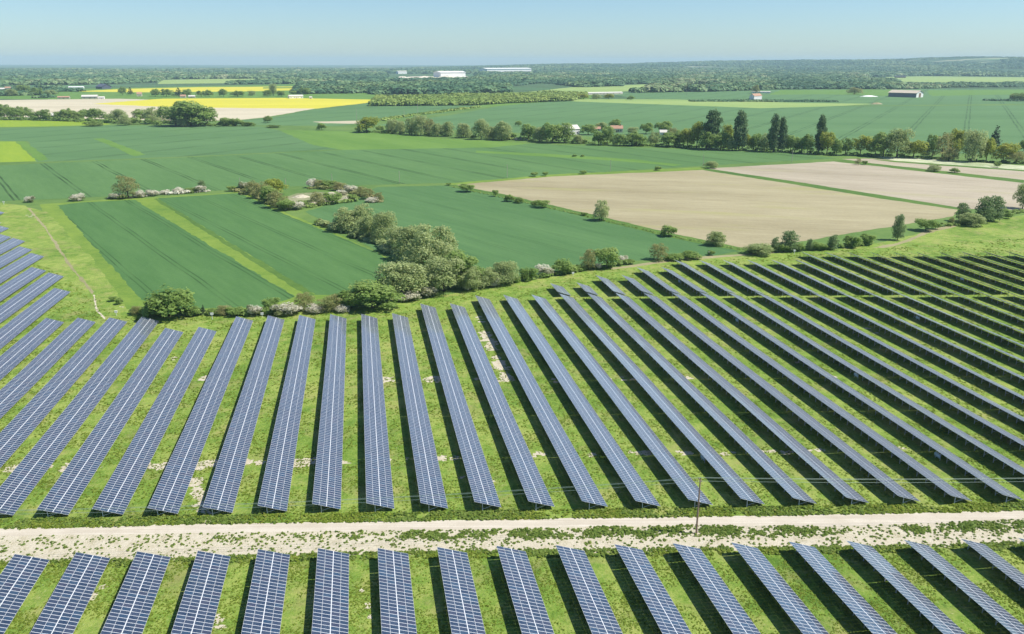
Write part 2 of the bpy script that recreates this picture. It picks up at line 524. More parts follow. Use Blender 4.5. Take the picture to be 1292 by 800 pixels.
FIELDS = [
    ('pale_field', [(1095, 98), (1292, 92.5), (1420, 91), (1420, 104), (1292, 105), (1150, 104.5)], 'pale'),
    ('far_field', [(200, 101), (360, 98), (360, 104), (200, 106)], 'pale'),
    ('far_field', [(640, 119), (720, 110), (880, 104), (930, 107), (760, 117)], 'pale'),
    ('crop_field', [(-60, 124), (60, 113), (420, 105), (480, 118), (470, 127), (300, 124), (100, 126)], 'barley'),
    ('rape_field', [(92, 115.5), (160, 112), (250, 110), (393, 109), (388, 113.6), (300, 115.5), (180, 116.5)], 'rape'),
    ('stubble_field', [(-60, 127), (150, 124.5), (330, 130), (400, 136.5), (335, 148), (295, 152), (200, 152), (0, 147), (-60, 146)], 'stubble'),
    ('rape_field', [(118, 131), (205, 124.5), (360, 123.5), (470, 125.7), (462, 130), (400, 137), (320, 136.5), (208, 135)], 'rape'),
    ('crop_field', [(470, 124), (640, 117), (760, 120), (730, 128), (600, 134), (470, 133)], 'barley'),
    ('crop_field', [(760, 117), (950, 113), (1150, 112), (1430, 113), (1430, 133), (1292, 131), (1100, 133), (960, 128), (800, 124)], 'wheat_far'),
    ('barley_field', [(985, 113.5), (1125, 113), (1125, 121), (1040, 119), (970, 119.5)], 'barley'),
    ('barley_field', [(1170, 114), (1430, 112), (1430, 121), (1260, 119.5), (1175, 121)], 'barley'),
    ('wheat_field', [(285, 154), (345, 147.5), (400, 137), (465, 130.5), (620, 133.5), (560, 143), (470, 154), (430, 159), (300, 158)], 'wheat_far'),
    ('wheat_field', [(475, 158), (570, 145), (640, 132), (720, 127), (850, 129), (960, 134), (1100, 134), (1430, 132), (1430, 212), (1292, 196), (1100, 190), (900, 180), (700, 170), (560, 163)], 'wheat_far'),
    ('pale_field', [(700, 124.8), (850, 125.4), (1000, 129.5), (1110, 131), (1040, 134.5), (960, 136.5), (850, 132.5), (725, 128)], 'pale'),
    ('lime_field', [(-60, 151.5), (112, 151.5), (140, 157), (60, 159.5), (-60, 161)], 'lime'),
    ('wheat_field', [(-60, 162), (60, 160.5), (140, 158), (330, 159.5), (350, 164), (400, 184), (440, 187.5), (300, 194.5), (150, 201), (44, 204.5), (36, 178), (-60, 178)], 'wheat_far'),
    ('lime_field', [(-60, 178.5), (20, 178.5), (47, 203.5), (-60, 206)], 'lime'),
    ('grass_strip', [(20, 178.5), (32, 178.5), (62, 201), (48, 203.5)], 'barley'),
    ('grass_strip', [(118, 175), (130, 174.5), (184, 195), (170, 197)], 'barley'),
    ('barley_field', [(352, 164), (430, 165.5), (480, 168), (560, 175), (668, 180.5), (640, 186), (440, 190), (395, 183)], 'barley'),
    ('wheat_field', [(-60, 211), (0, 208.5), (150, 202), (300, 195.5), (440, 189), (620, 186), (668, 181), (700, 182.5), (860, 188), (1000, 193.5), (1056, 199.5), (890, 209), (700, 220.5), (575, 230.5), (480, 233), (330, 236), (300, 239), (150, 247), (0, 254), (-60, 257)], 'wheat'),
    ('grass_strip', [(600, 190), (690, 194), (800, 201), (862, 208), (850, 209.5), (790, 204), (690, 197.5), (600, 192.5)], 'barley'),
    ('wheat_field', [(385, 267), (430, 254), (476, 236), (560, 234), (640, 250), (740, 273), (850, 299), (938, 316), (880, 326), (790, 329), (720, 338), (640, 354), (560, 356), (500, 330), (430, 290)], 'wheat_east'),
    ('verge', [(50, 258), (130, 252), (178, 250), (310, 242), (345, 262), (400, 284), (500, 330), (500, 360), (440, 380), (392, 380), (330, 392), (200, 394), (130, 392)], 'verge'),
    ('wheat_field', [(72, 259), (100, 255.5), (170, 252), (372, 374), (330, 388), (200, 390), (178, 378)], 'wheat_near'),
    ('wheat_field', [(198, 250), (302, 243.5), (345, 264), (400, 287), (470, 316), (506, 338), (480, 352), (440, 372), (398, 372)], 'wheat_near'),
    ('grass_strip', [(194, 251), (198, 250), (398, 372), (388, 374)], 'baulk'),
    ('plough_field', [(570, 233), (700, 222), (885, 214), (1000, 231), (1120, 251), (1210, 263), (1202, 273), (1050, 298), (990, 307), (945, 313), (925, 311), (850, 295), (740, 269), (640, 246)], 'plough'),
    ('plough_field', [(890, 212.5), (1055, 203.5), (1100, 208.5), (1292, 231), (1420, 246), (1420, 268), (1292, 265), (1212, 263.5), (1000, 229)], 'plough2'),
    ('plough_field', [(1062, 200.5), (1100, 200), (1292, 214), (1420, 225), (1420, 241), (1292, 227), (1100, 206)], 'plough2'),
    ('grass_strip', [(880, 213.5), (892, 212.5), (1000, 228.5), (1120, 247.5), (1214, 262.5), (1208, 264.5), (1110, 250.5), (1000, 232.3)], 'baulk'),
    ('grass_strip', [(1050, 203.5), (1064, 202), (1100, 206), (1292, 227), (1420, 241), (1420, 245), (1292, 231), (1100, 209)], 'baulk'),
    ('flower_verge', [(1098, 196.5), (1150, 199), (1292, 209), (1420, 219), (1420, 225), (1292, 214.5), (1130, 203)], 'cowparsley'),
    ('grass_strip', [(1090, 199.5), (1130, 203), (1292, 214.5), (1420, 225), (1420, 227), (1292, 216.3), (1130, 204.8)], 'baulk'),
    ('field_margin', [(560, 232), (700, 220), (885, 211), (890, 213), (885, 214.5), (700, 222.5), (572, 233.5)], 'verge'),
    ('field_margin', [(566, 233.5), (574, 233), (640, 246), (740, 269), (850, 295), (945, 314), (940, 318), (845, 299.5), (735, 273), (638, 250)], 'baulk'),
    ('field_margin', [(463, 153.5), (520, 144), (612, 133.5), (660, 129.5), (662, 131), (612, 135.5), (520, 147), (465, 156)], 'barley'),
    ('farm_track', [(395, 153.5), (450, 152.3), (466, 152.8), (466, 156), (440, 156), (410, 155.5)], 'stubble'),
]
for nm, px, mk in FIELDS:
    dist = np.mean([np.hypot(*at(*p)) for p in px])
    field(nm, px, M[mk], zz(), ragged=max(0.5, dist / 900.0), step=max(3.0, dist / 160.0))

for px, mk in (([(30, 103.6), (150, 102.2), (158, 100.9), (30, 102.2)], 'pale'), ([(205, 93.9), (328, 92.9), (328, 92.2), (205, 92.7)], 'stubble'), ([(372, 96.8), (478, 94.9), (478, 93.9), (372, 95.2)], 'pale'),
               ([(0, 92.8), (108, 91.9), (108, 91.2), (0, 91.8)], 'pale'), ([(692, 98.3), (798, 96.8), (798, 96.0), (692, 97.1)], 'pale'), ([(862, 93.8), (988, 92.8), (988, 92.1), (862, 92.8)], 'stubble'),
               ([(1002, 91.8), (1292, 89.8), (1292, 89.0), (1002, 90.6)], 'pale'), ([(742, 90.8), (858, 89.8), (858, 89.1), (742, 90.1)], 'stubble'), ([(332, 111.8), (478, 109.8), (478, 108.8), (332, 110.2)], 'barley')):
    field('far_field', px, M[mk], zz(), 5.0, 60.0)

# the solar farm's own ground
SITE = [(-400, 258), (0, 256), (30, 259), (60, 268), (120, 330), (160, 390), (215, 397), (330, 396), (420, 390), (500, 383), (560, 372), (610, 362),
        (700, 349), (760, 339), (860, 328), (940, 322), (1000, 318), (1060, 314), (1100, 308), (1170, 292), (1240, 280), (1292, 271), (1500, 255), (1700, 300), (1900, 980), (-700, 980)]
sheet('site_ground', [at(*p) for p in SITE], M['site'], 0.0, 0.9, 4.0)
field('footpath', [(34.5, 263), (38, 263), (57.5, 286), (92.5, 338), (118.5, 368), (118, 373), (114, 368), (88.5, 338), (54.5, 286)], M['dirt'], 0.006, 0.35, 2.0)
field('footpath', [(117.4, 372), (119.4, 372), (123, 390), (133, 402), (131.5, 403), (121, 392)], M['chalk'], 0.010, 0.15, 1.5)
field('footpath', [(1098, 313), (1130, 307), (1155, 298), (1168, 290), (1205, 284), (1207, 286), (1172, 294), (1150, 304), (1115, 313)], M['dirt'], 0.006, 0.5, 2.5)
field('footpath', [(770, 338), (860, 325), (930, 321), (1000, 316), (1000, 317.5), (930, 323), (860, 328.5), (772, 340.5)], M['dirt'], 0.006, 0.4, 2.5)

# chalk apron with the driven track on top
TRACK_UP = [(-120, 670), (0, 667), (150, 664), (215, 661.5), (430, 658.5), (640, 655), (850, 652), (1060, 648.6), (1292, 644.4), (1420, 642)]
TRACK_LO = [(1420, 652), (1292, 654.5), (1180, 660), (1060, 664), (850, 662.5), (640, 667.5), (430, 670), (215, 673.5), (0, 676), (-120, 678)]
APRON_LO = [(1420, 684), (1292, 687), (1150, 691), (1000, 693), (850, 695), (700, 696.5), (560, 698), (430, 700), (330, 703), (200, 708), (100, 709), (0, 712), (-120, 716)]
field('chalk_ground', [(u, v + 3) for u, v in TRACK_UP] + APRON_LO, M['chalk'], 0.008, 0.5, 1.2)
field('chalk_track', TRACK_UP + TRACK_LO, M['track'], 0.014, 0.16, 1.2)

# bare chalk scars in the grass (service trench and digger spoil)
SCARS = []
for (u0, v0), (u1, v1), n, w in (((0, 592), (60, 590), 6, 1.6), ((70, 590), (120, 590), 8, 1.5), ((130, 590), (215, 588), 9, 1.3), ((240, 588), (330, 582), 12, 2.0),
                                 ((370, 584), (400, 581), 6, 1.9), ((430, 582), (600, 577), 12, 1.2), ((640, 575), (900, 570), 18, 1.0), ((900, 572), (1180, 565), 16, 1.0),
                                 ((604, 398), (628, 440), 9, 1.1), ((610, 418), (641, 480), 44, 1.5), ((470, 479), (500, 479), 6, 1.1), ((534, 478), (560, 478), 8, 1.6),
                                 ((600, 478), (640, 478), 5, 1.3), ((690, 480), (900, 475), 14, 1.0), ((205, 453), (230, 452), 4, 1.0), ((245, 480), (262, 477), 4, 1.2),
                                 ((245, 605), (262, 657), 30, 1.1), ((1000, 455), (1060, 478), 5, 0.8), ((1080, 405), (1120, 430), 4, 0.7), ((560, 600), (640, 610), 6, 0.6),
                                 ((130, 740), (110, 760), 6, 0.6), ((270, 770), (280, 795), 6, 0.7), ((450, 720), (470, 790), 6, 0.45), ((150, 384), (155, 388), 2, 0.5), ((30, 268), (45, 275), 4, 1.0)):
    for i in range(n):
        s = random.random()
        SCARS.append((at(u0 + (u1 - u0) * s, v0 + (v1 - v0) * s + random.uniform(-2, 2)), w * random.uniform(0.5, 1.5)))
mb = MB()
k_ = 0
for (x, y), r in SCARS:
    n = 14
    ang = np.arange(n) * 2 * math.pi / n
    rad = r * rng.uniform(0.45, 1.25, n)
    st = random.uniform(0.7, 1.8)
    k_ += 1
    vs = [(x, y, 0.004 + 0.00008 * k_)] + [(x + st * q * math.cos(a), y + q * math.sin(a), 0.004 + 0.00008 * k_) for a, q in zip(ang, rad)]
    fs = [(0, 1 + i, 1 + (i + 1) % n, 1 + (i + 1) % n) for i in range(n)]
    mb.v.append(np.array(vs)); mb.f.append(np.array([f[:3] for f in fs]) + mb.n); mb.m.append(np.zeros(n)); mb.n += len(vs)
tag(mb.build('chalk_scars', M['chalk']), kind='structure')

# chalk pit floor and quarry floor
field('pit_floor', [(362, 248), (374, 244), (398, 242), (436, 244), (448, 249), (425, 254), (392, 259), (370, 258)], M['pit'], 0.004, 1.2, 5)
field('quarry_floor', [(488, 99), (520, 96.5), (588, 96), (594, 98.5), (575, 101), (500, 101.5)], M['chalk'], 0.0, 8, 40)

# hills closing the view to the east
HP = [(-300, 0), (500, 0), (600, 30), (680, 75), (760, 95), (850, 105), (950, 120), (1050, 150), (1150, 178), (1220, 205), (1300, 214), (1500, 220), (1700, 190)]
hu = np.linspace(420, 1700, 150)
hd = np.linspace(7000, 19000, 44)
hv = []
for j, D in enumerate(hd):
    for i, u in enumerate(hu):
        ang = YAW + math.atan((u - 646) / F_PX * math.cos(PITCH))
        top = np.interp(u, [p[0] for p in HP], [p[1] for p in HP])
        s = min(1, max(0, (D - 7000) / 7500.0))
        s = s * s * (3 - 2 * s)
        fall = 1 - 0.5 * max(0, (D - 14500) / 4500.0)
        roll = 0.82 + 0.13 * math.sin(D / 900.0 + u / 90.0) + 0.09 * math.sin(u / 37.0 + D / 700.0)
        h = top * s * fall * roll + 7 * random.random() * s
        hv.append((D * math.sin(ang), D * math.cos(ang), h - 1.0))
hf = []
W_ = len(hu)
for j in range(len(hd) - 1):
    for i in range(W_ - 1):
        a = j * W_ + i
        hf.append((a, a + 1, a + W_ + 1, a + W_))
tag(link('hills', mesh_np('hills', hv, hf, M['hill'], smooth=True)), kind='structure')

# ------------------------------------------------------------------ air
mb = MB()
mb.box(-R - 300, R + 300, -R - 300, R + 300, -1.1, 245.0)
hz = mb.build('haze', [])
t_ = bpy.data.materials.new('haze_air')
t_.use_nodes = True
for nd in list(t_.node_tree.nodes):
    if nd.type != 'OUTPUT_MATERIAL':
        t_.node_tree.nodes.remove(nd)
pv = t_.node_tree.nodes.new('ShaderNodeVolumePrincipled')
pv.inputs['Color'].default_value = (0.64, 0.90, 1.0, 1)
pv.inputs['Density'].default_value = HAZE_DENSITY
t_.node_tree.links.new(pv.outputs[0], t_.node_tree.nodes['Material Output'].inputs['Volume'])
hz.data.materials.append(t_)
hz['kind'] = 'stuff'

# ------------------------------------------------------------------ foliage builders
def leaf_quads(c, nor, size, asp=1.0):
    """one quad per centre, facing its normal"""
    n = len(c)
    nor = nor / np.maximum(np.linalg.norm(nor, axis=1, keepdims=True), 1e-6)
    h = rng.normal(size=(n, 3))
    a = np.cross(nor, h)
    a /= np.maximum(np.linalg.norm(a, axis=1, keepdims=True), 1e-6)
    b = np.cross(nor, a)
    s = size.reshape(-1, 1) * 0.5
    a, b = a * s, b * s * asp
    v = np.stack([c - a - b * 0.6, c + a * 0.7 - b, c + a + b * 0.7, c - a * 0.6 + b], axis=1).reshape(-1, 3)
    f = np.arange(n * 4).reshape(n, 4)
    return v, f


def rand_dir(n):
    d = rng.normal(size=(n, 3))
    return d / np.linalg.norm(d, axis=1, keepdims=True)


def crown(lobes, per, size, jit=0.25, spread=0.7, lobe_tint=0.5):
    """lobes: (cx,cy,cz,rx,rz). leaf clumps over each lobe, bent towards its outside"""
    V, Fc, T, off = [], [], [], 0
    for (cx, cy, cz, rx, rz) in lobes:
        n = int(per * (rx * rx + 2 * rx * rz) ** 1.0)
        n = max(8, n)
        d = rand_dir(n)
        d[:, 2] = np.where(d[:, 2] < -0.6, -d[:, 2] * 0.6, d[:, 2])
        rr = 1 - np.abs(rng.normal(0, jit, n))
        rr *= 1 + 0.18 * np.sin(d[:, 0] * 5 + cx * 9) * np.sin(d[:, 1] * 5 + cy * 7)
        c = d * rr[:, None] * np.array([rx, rx, rz]) + np.array([cx, cy, cz])
        nor = d * (1 - spread) + rand_dir(n) * spread * 0.8 + np.array([0, 0, 0.38])
        v, f = leaf_quads(c, nor, size * rng.uniform(0.55, 1.35, n))
        V.append(v); Fc.append(f + off); off += len(v)
        T.append(np.clip(lobe_tint * rng.uniform(0.0, 1.0) + (1 - lobe_tint) * rng.uniform(0, 1, n), 0, 1))
    return np.concatenate(V), np.concatenate(Fc), np.concatenate(T)


def trunk_mb(h, r, limbs, lean=0.03):
    mb = MB()
    top = (random.uniform(-lean, lean), random.uniform(-lean, lean), h)
    mid = (top[0] * 0.4, top[1] * 0.4, h * 0.5)
    mb.tube([(0, 0, -0.012), (0, 0, h * 0.08), mid, top], [r * 1.35, r, r * 0.8, r * 0.4], 7)
    for (x, y, z, q) in limbs:
        z0 = h * random.uniform(0.35, 0.75)
        a = (top[0] * z0 / h, top[1] * z0 / h, z0)
        m_ = (x * 0.45, y * 0.45, z0 + (z - z0) * 0.6)
        mb.tube([a, m_, (x, y, z)], [q, q * 0.7, q * 0.25], 5)
    return mb


# every kind of tree is built in unit height (1 = tree height), width 1, then scaled
VAR = {}


def lobes_round(nl, base=0.30, wid=0.5, flat=1.0):
    L = [(random.uniform(-.06, .06), random.uniform(-.06, .06), 0.50, wid * 0.64, 0.36)]
    for i in range(nl):
        a = 2 * math.pi * (i * 0.618 * 1.0 + random.random() * 0.1)
        z = base + (0.80 - base) * (i + 0.5) / nl
        reach = wid * 0.68 * math.sqrt(max(0.2, 1 - ((z - 0.40) / 0.58) ** 2)) * random.uniform(0.62, 1.25)
        r = random.choice((0.10, 0.14, 0.18, 0.22, 0.27)) * wid / 0.5 * random.uniform(0.85, 1.15)
        L.append((reach * math.cos(a), reach * math.sin(a), z, r, r * 0.85 * flat))
    for i in range(3):
        L.append((random.uniform(-.24, .24), random.uniform(-.24, .24), random.uniform(0.74, 0.90), random.uniform(0.09, 0.17), 0.12))
    return L


def variant(kind, i):
    key = (kind, i)
    if key in VAR:
        return VAR[key]
    if kind in ('round', 'yellow', 'willow', 'bare'):
        lb = lobes_round({'round': 15, 'yellow': 15, 'willow': 18, 'bare': 15}[kind], {'round': 0.20, 'yellow': 0.26, 'willow': 0.14, 'bare': 0.13}[kind])
        per, sz, sp = {'round': (2300, 0.042, 0.55), 'yellow': (1700, 0.046, 0.6), 'willow': (3000, 0.032, 0.65), 'bare': (2000, 0.032, 0.75)}[kind]
        v, f, tn = crown(lb, per, sz, 0.26, sp)
        limbs = [(l[0] * 0.8, l[1] * 0.8, l[2], 0.012) for l in lb[1:8]]
        tr = trunk_mb(0.55, 0.026, limbs)
        mat = M[{'round': 'leaf', 'yellow': 'yellowleaf', 'willow': 'willow', 'bare': 'bare'}[kind]]
    elif kind == 'poplar':
        lb = []
        for q in range(26):
            z = 0.12 + 0.84 * q / 25
            w = 0.40 * min(1.0, z / 0.22 + 0.25) * math.sqrt(max(0.06, 1 - (max(0.0, z - 0.50) / 0.52) ** 2))
            a = random.uniform(0, 6.3)
            lb.append((w * 0.30 * math.cos(a), w * 0.30 * math.sin(a), z, w * 0.80 + 0.05, 0.085))
        v, f, tn = crown(lb, 1100, 0.055, 0.3, 0.6)
        tr = trunk_mb(0.7, 0.03, [(l[0], l[1], l[2], 0.01) for l in lb[2:14:2]])
        mat = M['poplar']
    elif kind == 'young':
        lb = []
        for q in range(22):
            z = 0.10 + 0.80 * q / 21
            a = q * 2.4 + random.uniform(-.4, .4)
            w = 0.42 * math.sqrt(max(0.05, 1 - ((z - 0.34) / 0.66) ** 2)) * random.uniform(0.75, 1.15)
            lb.append((w * 0.55 * math.cos(a), w * 0.55 * math.sin(a), z, w * 0.55 + 0.03, 0.10))
        v, f, tn = crown(lb, 1500, 0.042, 0.4, 0.75)
        tr = trunk_mb(0.85, 0.022, [(l[0] * 1.2, l[1] * 1.2, l[2], 0.008) for l in lb[1:9]])
        mat = M['youngleaf']
    elif kind == 'conifer':
        lb = []
        for q in range(20):
            z = 0.14 + 0.8 * q / 19
            a = q * 2.4
            w = 0.46 * (1.02 - z) + 0.03
            lb.append((w * 0.55 * math.cos(a), w * 0.55 * math.sin(a), z, w * 0.6, 0.08))
        v, f, tn = crown(lb, 620, 0.06, 0.3, 0.6)
        tr = trunk_mb(0.9, 0.026, [])
        mat = M['conifer']
    else:                                                   # bush, haw
        lb = [(0, 0, 0.42, 0.36, 0.40)]
        for q in range(9):
            a = 2 * math.pi * (q + random.random()) / 9
            z = random.uniform(0.2, 0.68)
            lb.append((0.32 * math.cos(a), 0.32 * math.sin(a), z, random.uniform(0.14, 0.22), random.uniform(0.14, 0.24)))
        v, f, tn = crown(lb, 1900, 0.05, 0.28, 0.62, 0.65)
        tr = trunk_mb(0.4, 0.022, [(l[0] * 0.7, l[1] * 0.7, l[2], 0.012) for l in lb[1:7]])
        mat = M['leaf' if kind == 'bush' else 'haw']
    v = v.copy()
    v[:, 2] = np.maximum(v[:, 2], 0.02)
    v[:, 2] *= 1.0 / np.percentile(v[:, 2], 99.5)
    wmax = np.percentile(np.abs(v[:, :2]), 99) * 2
    v[:, :2] /= wmax
    VAR[key] = (mesh_np('crown', v, f, mat, tint=tn), tr.mesh('trunk', M['bark']))
    return VAR[key]


ORD = ['zeroth', 'first', 'second', 'third', 'fourth', 'fifth', 'sixth', 'seventh', 'eighth', 'ninth', 'tenth', 'eleventh', 'twelfth', 'thirteenth', 'fourteenth',
       'fifteenth', 'sixteenth', 'seventeenth', 'eighteenth', 'nineteenth', 'twentieth']
TENS = {20: ('twenty', 'twentieth'), 30: ('thirty', 'thirtieth'), 40: ('forty', 'fortieth'), 50: ('fifty', 'fiftieth'), 60: ('sixty', 'sixtieth')}


def ordinal(n):
    if n < len(ORD):
        return ORD[n]
    t_, r_ = n // 10 * 10, n % 10
    return TENS[t_][1] if r_ == 0 else TENS[t_][0] + '-' + ORD[r_]


DESC = {'round': ('broadleaf_tree', 'round dark green tree', 'tree'), 'yellow': ('yellow_green_tree', 'yellow-green tree', 'tree'), 'willow': ('willow_tree', 'grey-green willow', 'tree'),
        'bare': ('shrub', 'brownish half-leafed shrub', 'shrub'), 'poplar': ('poplar_tree', 'tall dark poplar', 'tree'), 'young': ('young_tree', 'slim upright young tree', 'tree'),
        'conifer': ('conifer_tree', 'dark pointed conifer', 'tree'), 'bush': ('bush', 'dense green bush', 'bush'), 'haw': ('hawthorn_bush', 'white-blossomed hawthorn', 'bush')}

